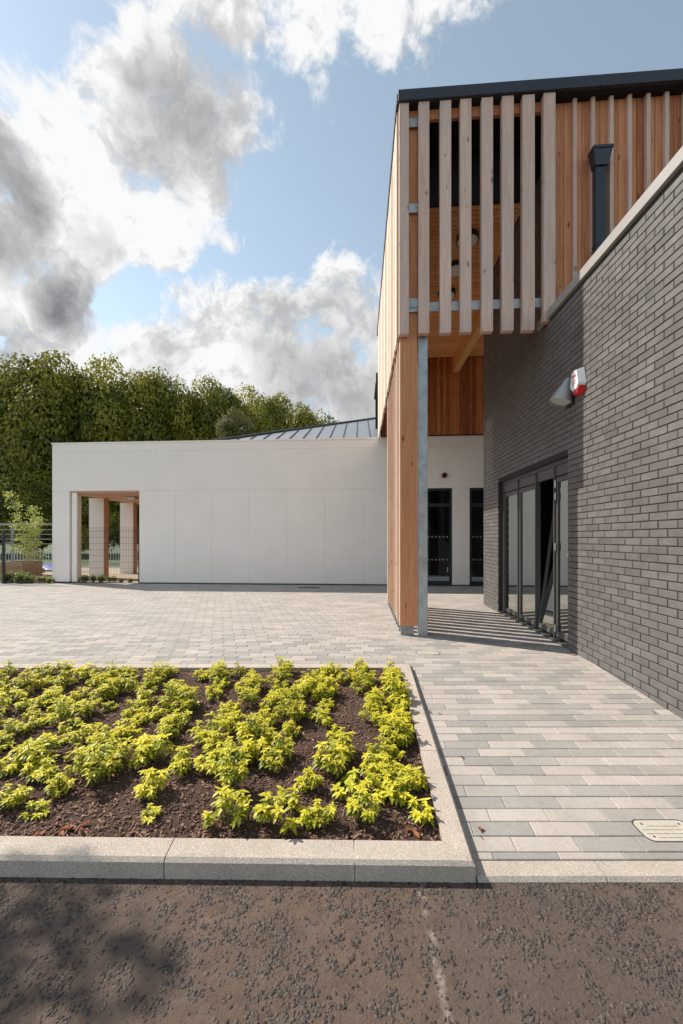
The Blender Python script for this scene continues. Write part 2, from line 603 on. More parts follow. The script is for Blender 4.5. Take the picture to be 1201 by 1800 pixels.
def leafmat(name, c0, c1, trans=0.35, rough=0.5, c2=None):
    gg, b, out = newmat(name)
    t = attr(gg)
    c = gg.mix(t, c0, c1)
    if c2:
        c = gg.mix(gg.rng(t, 0.93, 1.0), c, c2)
    c = tinted(gg, c, gg.rng(gg.new('ShaderNodeObjectInfo').outputs['Random'], 0, 1, 0.86, 1.12))
    gg.put(b.inputs['Base Color'], c)
    b.inputs['Roughness'].default_value = rough
    b.inputs['Specular IOR Level'].default_value = 0.35
    tr = gg.new('ShaderNodeBsdfTranslucent')
    gg.put(tr.inputs[0], c)
    mx = gg.new('ShaderNodeMixShader')
    mx.inputs[0].default_value = trans
    gg.l.new(b.outputs[0], mx.inputs[1])
    gg.l.new(tr.outputs[0], mx.inputs[2])
    gg.l.new(mx.outputs[0], out.inputs[0])


leafmat('golden_leaf', (0.19, 0.27, 0.025), (0.82, 0.73, 0.065), 0.32, 0.42)
leafmat('shrub_leaf', (0.10, 0.16, 0.025), (0.34, 0.40, 0.07), 0.3)
leafmat('birch_leaf', (0.20, 0.26, 0.05), (0.56, 0.58, 0.16), 0.35)
leafmat('tree_leaf', (0.060, 0.100, 0.022), (0.46, 0.40, 0.045), 0.40, 0.5)
leafmat('autumn_leaf', (0.10, 0.10, 0.035), (0.22, 0.19, 0.07), 0.3, 0.6)
leafmat('grass', (0.05, 0.10, 0.02), (0.14, 0.22, 0.05), 0.3, 0.7)
plain('lawn_green', (0.045, 0.085, 0.02), 0.9, 0.3, 1.5, bumpy=0.8)


def glassmat(name, reflect, tint):
    gg, b, out = newmat(name)
    gl = gg.new('ShaderNodeBsdfGlossy')
    gl.inputs['Roughness'].default_value = 0.0
    gl.inputs['Color'].default_value = (0.93, 0.96, 0.92, 1)
    tr = gg.new('ShaderNodeBsdfTransparent')
    tr.inputs[0].default_value = (*tint, 1)
    fr = gg.new('ShaderNodeFresnel')
    fr.inputs['IOR'].default_value = 1.5
    mx = gg.new('ShaderNodeMixShader')
    gg.put(mx.inputs[0], gg.math('ADD', fr.outputs[0], reflect, clamp=True))
    gg.l.new(tr.outputs[0], mx.inputs[1])
    gg.l.new(gl.outputs[0], mx.inputs[2])
    gg.l.new(mx.outputs[0], out.inputs[0])


glassmat('coated_glass', 0.42, (0.30, 0.32, 0.31))
glassmat('dark_glass', 0.015, (0.42, 0.45, 0.45))

# ------------------------------------------------------------------ setting: ground, road, paving, kerbs
U = Vector((CT, ST, 0))                       # along a paving row
FW = Vector((-ST, CT, 0))
J = Vector((0.008, 1.0, 0)).normalized()      # along the short joints
ROAD_Z = -0.16
ROAD_EDGE = 1.905                             # forward distance of the kerb face


def ub(a, d, z=0.0):
    """a along rows, d forward"""
    return U * a + J * (d / (J.dot(FW))) + Vector((0, 0, z))


m = MB().poly([(-700, -700, -0.30), (700, -700, -0.30), (700, 700, -0.30), (-700, 700, -0.30)])
tag(m.build('ground', 'lawn_green', kind='structure', origin=(0, 0, -0.3)))

# road sheet (finer near the camera so the relief catches the sun)
nx, ny = 60, 40
va = np.linspace(-40, 40, 2)
m = MB()
m.poly([tuple(ub(-60, -30, ROAD_Z)), tuple(ub(60, -30, ROAD_Z)), tuple(ub(60, 1.96, ROAD_Z)), tuple(ub(-60, 1.96 - 60 * 0.0, ROAD_Z))])
road = m.build('road', 'dusty_asphalt', kind='structure', origin=(0, 0, ROAD_Z))


def smooth_noise(x, y, seed, freq):
    """cheap value noise"""
    r = np.random.default_rng(seed)
    tab = r.random((64, 64))
    fx, fy = x * freq, y * freq
    ix, iy = np.floor(fx).astype(int), np.floor(fy).astype(int)
    tx, ty = fx - ix, fy - iy
    tx, ty = tx * tx * (3 - 2 * tx), ty * ty * (3 - 2 * ty)
    a, b_ = tab[ix % 64, iy % 64], tab[(ix + 1) % 64, iy % 64]
    c_, d_ = tab[ix % 64, (iy + 1) % 64], tab[(ix + 1) % 64, (iy + 1) % 64]
    return (a * (1 - tx) + b_ * tx) * (1 - ty) + (c_ * (1 - tx) + d_ * tx) * ty


def scatter_chips(pos, size, flat, yaw, tone, elong, rough=0.25, sides=6, topr=0.62, tl=0.22):
    """low stones: ring of `sides` points, a smaller top ring and a cap"""
    n = len(pos)
    ang = np.linspace(0, 2 * np.pi, sides, endpoint=False)[None, :] + NP.normal(0, 0.18, (n, sides))
    rad = size[:, None] * (1 + NP.normal(0, rough, (n, sides)).clip(-0.5, 0.5))
    lx, ly = np.cos(ang) * rad * elong[:, None], np.sin(ang) * rad
    cx, sx = np.cos(yaw)[:, None], np.sin(yaw)[:, None]
    wx, wy = lx * cx - ly * sx, lx * sx + ly * cx
    tilt = NP.normal(0, tl, (n, 2))
    h = (size * flat)[:, None]
    top = topr
    v0 = np.stack([pos[:, 0:1] + wx, pos[:, 1:2] + wy, pos[:, 2:3] - 0.002 + 0 * wx], -1)
    v1 = np.stack([pos[:, 0:1] + wx * top, pos[:, 1:2] + wy * top, pos[:, 2:3] + h + tilt[:, 0:1] * wx + tilt[:, 1:2] * wy], -1)
    V = np.concatenate([v0, v1], 1).reshape(-1, 3)
    base = (np.arange(n) * 2 * sides)[:, None]
    q = []
    for k in range(sides):
        k2 = (k + 1) % sides
        q.append(np.concatenate([base + k, base + k2, base + sides + k2, base + sides + k], 1))
    caps = []
    for (a, b_, c_, d_) in ((0, 1, 2, 3), (0, 3, 4, 5)):
        caps.append(np.concatenate([base + sides + a, base + sides + b_, base + sides + c_, base + sides + d_], 1))
    Fq = np.concatenate(q + caps, 0)
    T = np.concatenate([tone] * (sides + 2))
    return V, Fq, T


N = 90000
aa, dd = NP.uniform(-2.6, 2.6, N), NP.uniform(0.55, ROAD_EDGE - 0.015, N)
aa, dd = aa, dd
den = 0.42 * smooth_noise(aa + 9, dd + 9, 3, 11.0) + 0.22 * smooth_noise(aa + 9, dd + 9, 4, 3.1) + 0.46 * smooth_noise(aa + 9, dd + 9, 5, 27.0)
thr = np.where(aa > 0.40 + 0.0 * dd, 0.545, 0.625)
keep = (den > thr + NP.normal(0, 0.075, N)) & (np.abs(aa - 0.43) > 0.035)
stray = NP.random(N) < 0.10
keep |= stray
aa, dd = aa[keep], dd[keep]
pts = np.array([tuple(ub(a, d, ROAD_Z)) for a, d in zip(aa, dd)])
n = len(pts)
V, Fq, T = scatter_chips(pts, NP.uniform(0.0022, 0.0078, n), NP.uniform(0.12, 0.40, n), NP.uniform(0, 6.28, n), NP.beta(1.5, 1.8, n), NP.uniform(1.0, 1.5, n), rough=0.34, topr=0.80, tl=0.14)
o = link('exposed_stone', mesh_np('exposed_stone', V, Fq, T), 'road_chipping', road, (0, 0, 0))
o['kind'] = 'stuff'
o.data.vertices.foreach_set('co', (V - np.array([0, 0, 0])).astype(np.float32).ravel())

# bed outline (outer edge of the kerb): front edge, right edge, back edge
FR = Vector((0.532, 1.905, 0))
f_dir = Vector((-math.cos(math.radians(3.1)), -math.sin(math.radians(3.1)), 0))
BR = Vector((0.548, 4.47, 0))
b_dir = -U
KW = 0.125
KUP = 0.068


def ktop(p):
    return ground_z(p.x, p.y) + KUP


def kerb_stone(parent, o0, o1, i1, i0, top=None, chamfer=True):
    """plan quad: outer edge o0-o1, inner edge i0-i1 (counter-clockwise o0,o1,i1,i0)"""
    m_ = MB()
    g_ = 0.0025
    ax = (o1 - o0).normalized() * g_
    o0, o1, i0, i1 = o0 + ax, o1 - ax, i0 + ax, i1 - ax
    zt = [(ktop(p) if top is None else top(p)) for p in (o0, o1, i1, i0)]
    inw = ((i0 + i1) - (o0 + o1)).normalized()
    ch = 0.016 if chamfer else 0.004
    q = [o0, o1, i1, i0]
    bot = [(p.x, p.y, -0.45) for p in q]
    mid = [(o0.x, o0.y, zt[0] - ch), (o1.x, o1.y, zt[1] - ch)]
    t0, t1 = o0 + inw * ch, o1 + inw * ch
    topp = [(t0.x, t0.y, zt[0]), (t1.x, t1.y, zt[1]), (i1.x, i1.y, zt[2]), (i0.x, i0.y, zt[3])]
    m_.poly([bot[0], bot[1], mid[1], mid[0]])
    m_.poly([mid[0], mid[1], topp[1], topp[0]])
    m_.poly(topp)
    m_.poly([bot[2], bot[3], topp[3], topp[2]])
    m_.poly([bot[1], bot[2], topp[2], topp[1], mid[1]])
    m_.poly([bot[3], bot[0], mid[0], topp[0], topp[3]])
    return m_.build('kerb_stone', 'kerb_concrete', parent)


bed_kerb = MB()
kerb_root = bpy.data.objects.new('bed_kerb', None)
COL.objects.link(kerb_root)
kerb_root.location = (FR.x, FR.y, ROAD_Z)
tag(kerb_root, kind='structure')
f_in = Vector((-f_dir.y, f_dir.x, 0))
f_in = f_in if f_in.y > 0 else -f_in
r_dir = (BR - FR).normalized()
r_in = Vector((-r_dir.y, r_dir.x, 0))
mit = FR + f_in * KW + f_dir * (KW * 0.95)
mit_b = BR + (-FW) * KW + b_dir * (KW * 1.02)
cuts = [0.0, 0.555] + [0.555 + 0.885 * k for k in range(1, 9)]
for k in range(len(cuts) - 1):
    o0, o1 = FR + f_dir * cuts[k + 1], FR + f_dir * cuts[k]
    i0, i1 = o0 + f_in * KW, (mit if k == 0 else o1 + f_in * KW)
    kerb_stone(kerb_root, o0, o1, i1, i0)
rl = (BR - FR).length
rc = [0.0, 0.55, 0.90, 1.42, 1.98, rl]
for k in range(len(rc) - 1):
    o0, o1 = FR + r_dir * rc[k], FR + r_dir * rc[k + 1]
    i0 = mit if k == 0 else o0 + r_in * KW
    i1 = mit_b if k == len(rc) - 2 else o1 + r_in * KW
    kerb_stone(kerb_root, o0, o1, i1, i0)
bc = [0.0] + [0.6 + 0.9 * k for k in range(0, 9)]
for k in range(len(bc) - 1):
    o0, o1 = BR + b_dir * bc[k], BR + b_dir * bc[k + 1]
    i0 = mit_b if k == 0 else o0 - FW * KW
    kerb_stone(kerb_root, o0, o1, o1 - FW * KW, i0)

# flush kerb along the road to the right of the bed
fl = bpy.data.objects.new('flush_kerb', None)
COL.objects.link(fl)
fs = FR + U * 0.003 + Vector((0, 0, 0))
fl.location = (fs.x, fs.y, ROAD_Z)
tag(fl, kind='structure')
ftop = lambda p: ground_z(p.x, p.y) - 0.004
fc = [0.004, 0.60] + [0.60 + 0.9 * k for k in range(1, 6)]
a0, d0 = fs.dot(U), fs.dot(FW)
for k in range(len(fc) - 1):
    o0, o1 = fs + U * fc[k], fs + U * fc[k + 1]
    kerb_stone(fl, o0, o1, o1 + FW * 0.098, o0 + FW * 0.098, top=ftop)
PAVE_D0 = d0 + 0.10

# paving: sanded base sheet plus every block
pav = MB()
for (x0, y0, x1, y1) in ():
    pass
bed_poly_back = lambda x, y: (Vector((x, y, 0)) - BR).dot(FW)


def in_bed(x, y):
    p_ = Vector((x, y, 0))
    return (p_ - BR).dot(FW) < 0 and x < BR.x - 0.19


base = MB()
gz = lambda v: (v.x, v.y, ground_z(v.x, v.y) - 0.010)
A0, A1 = -16.0, 4.2
# far plaza
base.poly([gz(ub(A0, 4.6)), gz(ub(A1, 4.6)), gz(ub(A1, 13.4)), gz(ub(A0, 13.4))])
# strip beside the bed
sa = FR.dot(U) - 0.06
base.poly([gz(ub(sa, PAVE_D0)), gz(ub(A1, PAVE_D0)), gz(ub(A1, 4.599)), gz(ub(sa, 4.599))])
base.poly([gz(ub(A0, 4.40)), gz(ub(sa - 0.002, 4.40)), gz(ub(sa - 0.002, 4.599)), gz(ub(A0, 4.599))])
paving = base.build('paving', 'joint_sand', kind='structure', origin=(0, 4.6, 0))

BL, BW, BG = 0.320, 0.100, 0.0035
SHEAR = J.dot(U) / J.dot(FW)


def block_geo(L, W, H=0.05, ch=0.003):
    hx, hy = (L - BG) / 2, (W - BG) / 2
    v = []
    for (z, e) in ((-H, 0), (-ch, 0), (0, ch)):
        for (sx, sy) in ((-1, -1), (1, -1), (1, 1), (-1, 1)):
            x, y = sx * (hx - e), sy * (hy - e)
            v.append((x + SHEAR * y, y, z))
    f = [(8, 9, 10, 11)]
    for k in range(4):
        k2 = (k + 1) % 4
        f += [(k, k2, 4 + k2, 4 + k), (4 + k, 4 + k2, 8 + k2, 8 + k)]
    return np.array(v), f


def to_px(p_):
    v = Vector(p_) - Vector((0, 0, CAM_H))
    d = v.dot(FW)
    return (PX0 + F_PX * v.dot(U) / d, HORIZON - F_PX * v.z / d, d) if d > 0.05 else (-9e9, -9e9, d)


blocks = []
d = PAVE_D0 + 0.0
row = 0
rows = [(PAVE_D0, 0.046)]
d = PAVE_D0 + 0.046
while d < 13.2:
    rows.append((d, BW))
    d += BW
for row, (d, wdt) in enumerate(rows):
    dm = d + wdt / 2
    off = (row * 0.39 + RND.uniform(-0.04, 0.04)) % 1.0 * BL
    near = dm < 4.52
    a_lo = (FR.dot(U) - 0.1) if near else -15.5
    k0 = int(math.floor((a_lo - off) / BL))
    prev = 0.5
    a = k0 * BL + off
    while a < 4.0:
        prev_light = prev > 0.5
        r_ = RND.random()
        if near or dm < 6:
            light = (not prev_light) if RND.random() < 0.72 else prev_light
            tn = RND.uniform(0.62, 1.0) if light else RND.uniform(0.0, 0.5)
        else:
            tn = RND.triangular(0.1, 1.0, 0.62)
        prev = tn
        c_ = ub(a + BL / 2 + SHEAR * 0, dm)
        a += BL
        if c_.x > 2.64 + 0.35 and c_.y < 8.9 or in_bed(c_.x, c_.y) or (c_.y > 12.45):
            continue
        blocks.append((c_, dm, wdt, tn))


def block_px(b_):
    x, y, d_ = to_px((b_[0].x, b_[0].y, ground_z(b_[0].x, b_[0].y)))
    if not (-20 < x < 1230 and y < 1560) or b_[0].x > 2.62:
        return 0
    return 1 / d_ ** 3


order = sorted(range(len(blocks)), key=lambda i: -block_px(blocks[i]))
single = set(order[:300])
tone_steps = [0.02, 0.15, 0.28, 0.42, 0.66, 0.78, 0.9, 1.0]
bmesh_cache = {}
allV, allF, allT = [], [], []
for i, (c_, dm, wdt, tn) in enumerate(blocks):
    zc = ground_z(c_.x, c_.y) + RND.uniform(-0.0012, 0.0012)
    tilt = math.atan(0.05) if dm < 4.6 else 0.0
    if i in single:
        q = min(range(len(tone_steps)), key=lambda k: abs(tone_steps[k] - tn))
        key = (q, wdt)
        if key not in bmesh_cache:
            v, f = block_geo(BL, wdt)
            bmesh_cache[key] = mesh_np('paving_block', v, f, [tone_steps[q]] * len(f))
        link('paving_block', bmesh_cache[key], 'paving_block', paving, (c_.x, c_.y, zc), (tilt + RND.gauss(0, 0.003), RND.gauss(0, 0.002), TH))
    else:
        v, f = block_geo(BL, wdt)
        v[:, 2] += v[:, 1] * (0.05 if tilt else 0)
        X = c_.x + v[:, 0] * CT - v[:, 1] * ST
        Y = c_.y + v[:, 0] * ST + v[:, 1] * CT
        b0 = len(allV) * 12
        allV.append(np.stack([X, Y, zc + v[:, 2]], 1))
        allF += [tuple(b0 + j for j in ff) for ff in f]
        allT += [tn] * len(f)
V = np.concatenate(allV) - np.array([0, 4.6, 0])
o = link('paving_block', mesh_np('paving_block_field', V, allF, allT), 'paving_block', paving, (0, 4.6, 0))
o['kind'] = 'stuff'

# soil in the bed with bark chips
soil = MB()
SN = 40


def soil_z(x, y):
    return ground_z(x, y) + 0.040 + 0.016 * (float(smooth_noise(np.array([x + 20]), np.array([y + 20]), 8, 5.0)[0]) - 0.5) * 2


gridx = np.linspace(-6.6, BR.x - 0.09, 90)
rowsv = []
for j in range(SN + 1):
    t = j / SN
    r = []
    for x in gridx:
        yf = FR.y + (x - FR.x) * math.tan(math.radians(3.1)) + 0.10
        yb = BR.y + (x - BR.x) * math.tan(TH) - 0.10
        y = yf + (yb - yf) * t
        r.append((x, y, soil_z(x, y)))
    rowsv.append(r)
V = np.array(rowsv).reshape(-1, 3)
nxg = len(gridx)
Fq = np.array([(j * nxg + i, j * nxg + i + 1, (j + 1) * nxg + i + 1, (j + 1) * nxg + i) for j in range(SN) for i in range(nxg - 1)])
soil_o = link('planting_bed', mesh_np('planting_bed', V, Fq, np.full(len(Fq), 0.5), True), 'mulch_soil', None, (0, 0, 0))
soil_o['kind'] = 'structure'
N = 17000
cx, ct = NP.uniform(-3.9, BR.x - 0.10, N), NP.random(N) ** 1.35
cy = []
for x, t in zip(cx, ct):
    yf = FR.y + (x - FR.x) * math.tan(math.radians(3.1)) + 0.125
    yb = BR.y + (x - BR.x) * math.tan(TH) - 0.125
    cy.append(yf + (yb - yf) * t)
cz = np.array([soil_z(x, y) for x, y in zip(cx, cy)])
L = NP.gamma(3.0, 0.0042, N).clip(0.004, 0.035)
W = NP.uniform(0.002, 0.0055, N)
yaw, pit = NP.uniform(0, 6.28, N), NP.normal(0, 0.28, N)
H_ = NP.uniform(0.001, 0.0035, N)
lift = NP.uniform(0.0, 0.007, N)
corner = np.array([(-1, -1, 0), (1, -1, 0), (1, 1, 0), (-1, 1, 0), (-1, -1, 1), (1, -1, 1), (1, 1, 1), (-1, 1, 1)], dtype=float)
lx = corner[None, :, 0] * L[:, None] / 1 * 0.8
ly = corner[None, :, 1] * W[:, None]
lz = corner[None, :, 2] * H_[:, None] + lift[:, None] + lx * np.sin(pit)[:, None]
X = cx[:, None] + lx * np.cos(yaw)[:, None] - ly * np.sin(yaw)[:, None]
Y = np.array(cy)[:, None] + lx * np.sin(yaw)[:, None] + ly * np.cos(yaw)[:, None]
V = np.stack([X, Y, cz[:, None] + lz], -1).reshape(-1, 3)
b0 = (np.arange(N) * 8)[:, None]
Fq = np.concatenate([b0 + np.array(f)[None, :] for f in ((4, 5, 6, 7), (0, 1, 5, 4), (1, 2, 6, 5), (2, 3, 7, 6), (3, 0, 4, 7))], 0)
T = np.tile(NP.beta(1.4, 2.2, N), 5)
o = link('bark_mulch', mesh_np('bark_mulch', V, Fq, T), 'bark_chip', soil_o, (0, 0, 0))
o['kind'] = 'stuff'

# sheets left of and behind the white hall
m = MB().poly([(-60, 12.05, -0.008), (-6.87, 12.45, -0.008), (-6.87, 19.2, -0.008), (-60, 17.4, -0.008)])
m.build('path', 'tan_path', kind='structure', origin=(-20, 14, -0.008))
m = MB().poly([(-60, 17.402, -0.006), (-6.87, 19.202, -0.006), (-6.87, 20.6, -0.006), (-60, 19.6, -0.006)])
m.build('path', 'dark_path', kind='structure', origin=(-20, 19, -0.006))
m = MB().poly([(-120, 19.5, -0.012), (-6.87, 20.5, -0.012), (60, 22.5, -0.012), (60, 120, -0.012), (-120, 120, -0.012)])
m.build('lawn', 'lawn_green', kind='structure', origin=(-10, 60, -0.012))
m = MB().poly([(-60, 11.2, -0.02), (-14.9, 11.2, -0.02), (-14.9, 12.06, -0.02), (-60, 12.06, -0.02)]).poly([(-60, 2.0, -0.02), (-14.9, 2.0, -0.02), (-14.9, 11.19, -0.02), (-60, 11.19, -0.02)])
m.build('verge', 'lawn_green', kind='structure', origin=(-20, 8, -0.02))

# ------------------------------------------------------------------ dark brick building
WX = 2.64
Y_END, Y_NEAR = 8.90, 0.6
DY0, DY1, DZ = 5.372, 7.972, 2.50          # door opening
Z_PAR, Z_TALL, Y_BOX = 4.475, 6.74, 6.10
brick_building = thing('brick_building', 'single storey building of dark grey brick with glazed folding doors', 'building', (3.2, 5.0, 0))
CX = WX + 0.007
core = MB()
core.box(CX, CX + 0.3, Y_NEAR, DY0, -0.3, Z_PAR, 0.3)
core.box(CX, CX + 0.3, DY0, DY1, DZ, Z_PAR, 0.3)
core.box(CX, CX + 0.3, DY1, Y_END - 0.004, -0.3, Z_PAR, 0.3)
core.box(CX, CX + 0.3, Y_BOX, Y_END - 0.004, Z_PAR, Z_TALL, 0.3)
wall = core.build('wall', 'mortar', brick_building)
inn = MB()
inn.box(CX + 0.305, 7.4, Y_NEAR, 8.88, -0.02, 0.012)
inn.build('interior_floor', 'interior_floor', brick_building)
inn = MB()
inn.box(7.4, 7.6, Y_NEAR, 8.88, 0, 4.3).box(CX + 0.305, 7.4, 8.7, 8.88, 0.0, 4.3).box(CX + 0.305, 7.4, Y_NEAR, Y_NEAR + 0.2, 0, 4.3)
inn.build('interior_wall', 'interior_wall', brick_building)
inn = MB().box(CX + 0.30, 7.6, Y_NEAR, 8.88, 4.12, 4.34)
inn.build('flat_roof', 'void_black', brick_building)

bricks = []
PITCH, COURSE = 0.225, 0.075
nc = int(Z_TALL / COURSE) + 1
for k in range(-4, nc):
    z0 = k * COURSE + 0.005
    z1 = z0 + 0.065
    off = 0.0 if k % 2 else PITCH / 2
    # set out from the door jamb so the bond runs clean
    y = Y_NEAR + off - PITCH
    edges = []
    segs = []
    if z0 < DZ - 0.01:
        segs = [(Y_NEAR, DY0 - 0.001), (DY1 + 0.001, Y_END)]
    elif z1 < Z_PAR + 0.03:
        segs = [(Y_NEAR, Y_END)]
    else:
        segs = [(Y_BOX, Y_END)]
    for (sa_, sb_) in segs:
        # run the bond backwards from the far end of each stretch
        y1 = sb_
        first = True
        ph = 0.1025 if (k % 2) else 0.215
        while y1 > sa_ + 0.02:
            ln = ph if first else 0.215
            first = False
            y0 = max(sa_, y1 - ln)
            if y1 - y0 > 0.03 and z1 <= (Z_PAR + 0.001 if y1 <= Y_BOX else Z_TALL + 0.05):
                bricks.append((y0, y1, z0, min(z1, Z_TALL - 0.002)))
            y1 = y0 - 0.010


def brick_rank(b_):
    x, y, d_ = to_px((WX, (b_[0] + b_[1]) / 2, (b_[2] + b_[3]) / 2))
    if not (-30 < y < 1300 and x < 1225 and d_ > 0.3):
        return 0
    if b_[3] < -0.01:
        return 0
    return (b_[1] - b_[0]) / d_ ** 3


def brick_geo(ly, lz, dep=0.05, ch=0.003):
    """origin at the middle of the face; face looks to -X"""
    hy, hz = ly / 2, lz / 2
    v = []
    for (x, e) in ((dep, 0), (ch, 0), (0, ch)):
        for (sy, sz) in ((-1, -1), (1, -1), (1, 1), (-1, 1)):
            v.append((x, sy * (hy - e), sz * (hz - e)))
    f = [(11, 10, 9, 8)]
    for k in range(4):
        k2 = (k + 1) % 4
        f += [(4 + k, 4 + k2, k2, k), (8 + k, 8 + k2, 4 + k2, 4 + k)]
    return np.array(v), f


order = sorted(range(len(bricks)), key=lambda i: -brick_rank(bricks[i]))
single = set(order[:300])
bcache = {}
allV, allF, allT = [], [], []
for i, (y0, y1, z0, z1) in enumerate(bricks):
    tn = min(1, max(0, RND.gauss(0.5, 0.12)))
    px_ = WX + RND.uniform(-0.0018, 0.0018)
    c_ = (px_, (y0 + y1) / 2 + RND.uniform(-0.001, 0.001), (z0 + z1) / 2 + RND.uniform(-0.0008, 0.0008))
    if i in single:
        q = round(tn * 6) / 6
        key = (q, round(y1 - y0, 3), round(z1 - z0, 3))
        if key not in bcache:
            v, f = brick_geo(y1 - y0, z1 - z0)
            bcache[key] = mesh_np('brick', v, f, [q] * len(f))
        link('brick', bcache[key], 'dark_brick', wall, c_, (RND.gauss(0, 0.003), RND.gauss(0, 0.008), RND.gauss(0, 0.004)))
    else:
        v, f = brick_geo(y1 - y0, z1 - z0)
        b0 = len(allV) * 12
        allV.append(v + np.array(c_))
        allF += [tuple(b0 + j for j in ff) for ff in f]
        allT += [tn] * len(f)
wl = np.array(wloc(wall))
o = link('brick', mesh_np('brick_field', np.concatenate(allV) - wl, allF, allT), 'dark_brick', wall, tuple(wl))
o['kind'] = 'stuff'

# coping on the parapet: lengths of pressed metal
cy = [Y_NEAR, 2.2, 4.6, Y_BOX + 0.10]
for y0, y1 in zip(cy[:-1], cy[1:]):
    m = MB()
    prof = [(WX - 0.035, 4.475), (WX + 0.42, 4.475), (WX + 0.42, 4.575), (WX - 0.035, 4.595)]
    m.hexa([(prof[0][0], y0 + .001, prof[0][1]), (prof[1][0], y0 + .001, prof[1][1]), (prof[1][0], y1 - .001, prof[1][1]), (prof[0][0], y1 - .001, prof[0][1]),
            (prof[3][0], y0 + .001, prof[3][1]), (prof[2][0], y0 + .001, prof[2][1]), (prof[2][0], y1 - .001, prof[2][1]), (prof[3][0], y1 - .001, prof[3][1])])
    m.build('coping', 'coping_metal', brick_building, bevel=0.004)

# folding door set: frame, four bays, one leaf tilted in at the top
FX0, FX1 = WX + 0.075, WX + 0.145
fr = MB()
fr.box(FX0, FX1, DY0, DY1, DZ - 0.075, DZ - 0.002)
fr.box(FX0, FX1, DY0, DY0 + 0.06, 0.03, DZ - 0.076)
fr.box(FX0, FX1, DY1 - 0.06, DY1, 0.03, DZ - 0.076)
door_set = fr.build('door_frame', 'door_metal', brick_building, bevel=0.003)
m = MB().box(FX0 - 0.06, FX1 + 0.02, DY0 + 0.002, DY1 - 0.002, -0.02, 0.028)
m.build('threshold', 'door_metal', brick_building, bevel=0.003)
m = MB().box(WX + 0.012, FX0 - 0.002, DY1 - 0.012, DY1 - 0.001, 0.0, DZ).box(WX + 0.012, FX0 - 0.002, DY0 + 0.001, DY0 + 0.012, 0.0, DZ).box(WX + 0.012, FX0 - 0.002, DY0 + 0.013, DY1 - 0.013, DZ - 0.012, DZ - 0.001)
m.build('reveal_lining', 'anthracite', brick_building)
bays = [7.91, 7.18, 6.47, 5.87, 5.435]


def leaf(y0, y1, z0, z1, tilt=0.0):
    """one glazed leaf, hinged along its bottom edge; y0 < y1"""
    w, h = y1 - y0, z1 - z0
    s, t, dx = 0.048, 0.070, 0.05
    mm = MB()
    mm.box(-dx / 2, dx / 2, 0, s, 0, h).box(-dx / 2, dx / 2, w - s, w, 0, h)
    mm.box(-dx / 2, dx / 2, s, w - s, 0, t).box(-dx / 2, dx / 2, s, w - s, h - t, h)
    me = mesh_np('door_leaf', np.array(mm.V), mm.F, mm.T)
    o_ = link('door_leaf', me, 'door_metal', brick_building, (FX0 + 0.033, y0, z0), (0, tilt, 0))
    md = o_.modifiers.new('bevel', 'BEVEL')
    md.width, md.segments = 0.003, 2
    gme = MB().box(-0.008, 0.008, s - 0.004, w - s + 0.004, t - 0.004, h - t + 0.004)
    gl = bpy.data.objects.new('glass_pane', mesh_np('glass_pane', np.array(gme.V), gme.F, gme.T))
    gl.data.materials.append(M['coated_glass'])
    COL.objects.link(gl)
    gl.parent = o_
    return o_


leaves = []
for k in range(4):
    yb_, ya_ = bays[k], bays[k + 1]
    tilt = 0.13 if k == 2 else 0.0
    leaves.append(leaf(ya_ + 0.012, yb_ - 0.012, 0.055, 2.26, tilt))
    m = MB().box(FX0 + 0.004, FX1 - 0.004, ya_ + 0.012, yb_ - 0.012, 2.275, DZ - 0.080)
    m.build('transom_panel', 'door_metal', brick_building, bevel=0.004)
for k in range(1, 4):
    m = MB().box(FX0 - 0.018, FX1 - 0.01, bays[k] - 0.011, bays[k] + 0.011, 0.03, DZ - 0.078)
    m.build('mullion', 'door_metal', brick_building, bevel=0.002)
for z in (0.12, 1.25, 1.95, 2.12):
    m = MB().tube([(FX0 - 0.012, bays[3] - 0.030, z), (FX0 - 0.012, bays[3] - 0.030, z + 0.10)], 0.011, 8)
    m.build('hinge', 'hinge_steel', leaves[3])
m = MB().box(FX0 + 0.019, FX0 + 0.0215, 5.465, 5.56, 1.16, 1.25)
st = m.build('sticker', 'sticker_white', leaves[3])
m = MB().box(FX0 + 0.0165, FX0 + 0.019, 5.47, 5.555, 1.212, 1.245)
m.build('sticker_band', 'sticker_green', st)
m = MB().box(FX0 + 0.0165, FX0 + 0.019, 5.47, 5.555, 1.165, 1.188)
m.build('sticker_band', 'sticker_blue', st)

# ------------------------------------------------------------------ white hall
HY = 12.25
hall = thing('white_hall', 'long low white rendered hall with open porch and grey metal roof', 'building', (-4, HY, 0))
XL, XR, OPL, OPR = -9.72, 6.0, -9.15, -6.86
Z_J, Z_C, Z_T = 2.905, 4.14, 4.435
body = MB()
body.box(OPR + 0.001, 1.93, HY + 0.02, HY + 0.3, 0.03, Z_J)
body.box(2.735, 3.235, HY + 0.02, HY + 0.3, 0.03, Z_J)
body.box(4.02, XR, HY + 0.02, HY + 0.3, 0.03, Z_J)
body.box(XL + 0.003, XR, HY + 0.02, HY + 0.3, Z_J, Z_T - 0.04)
body.box(XL + 0.003, OPL - 0.003, HY + 0.02, HY + 0.55, 0.04, Z_J)
body.box(OPR + 0.001, OPR + 0.28, HY + 0.3, 24.0, 0.0, Z_J)
body.box(XL + 0.003, XL + 0.3, HY + 0.3, 24.0, Z_J + 0.05, Z_T - 0.04)
wall_h = body.build('wall', 'joint_gap', hall)
px = [OPR, -5.70, -4.55, -3.38, -2.21, -1.04, 0.13, 1.30, 1.93]
G_ = 0.0017
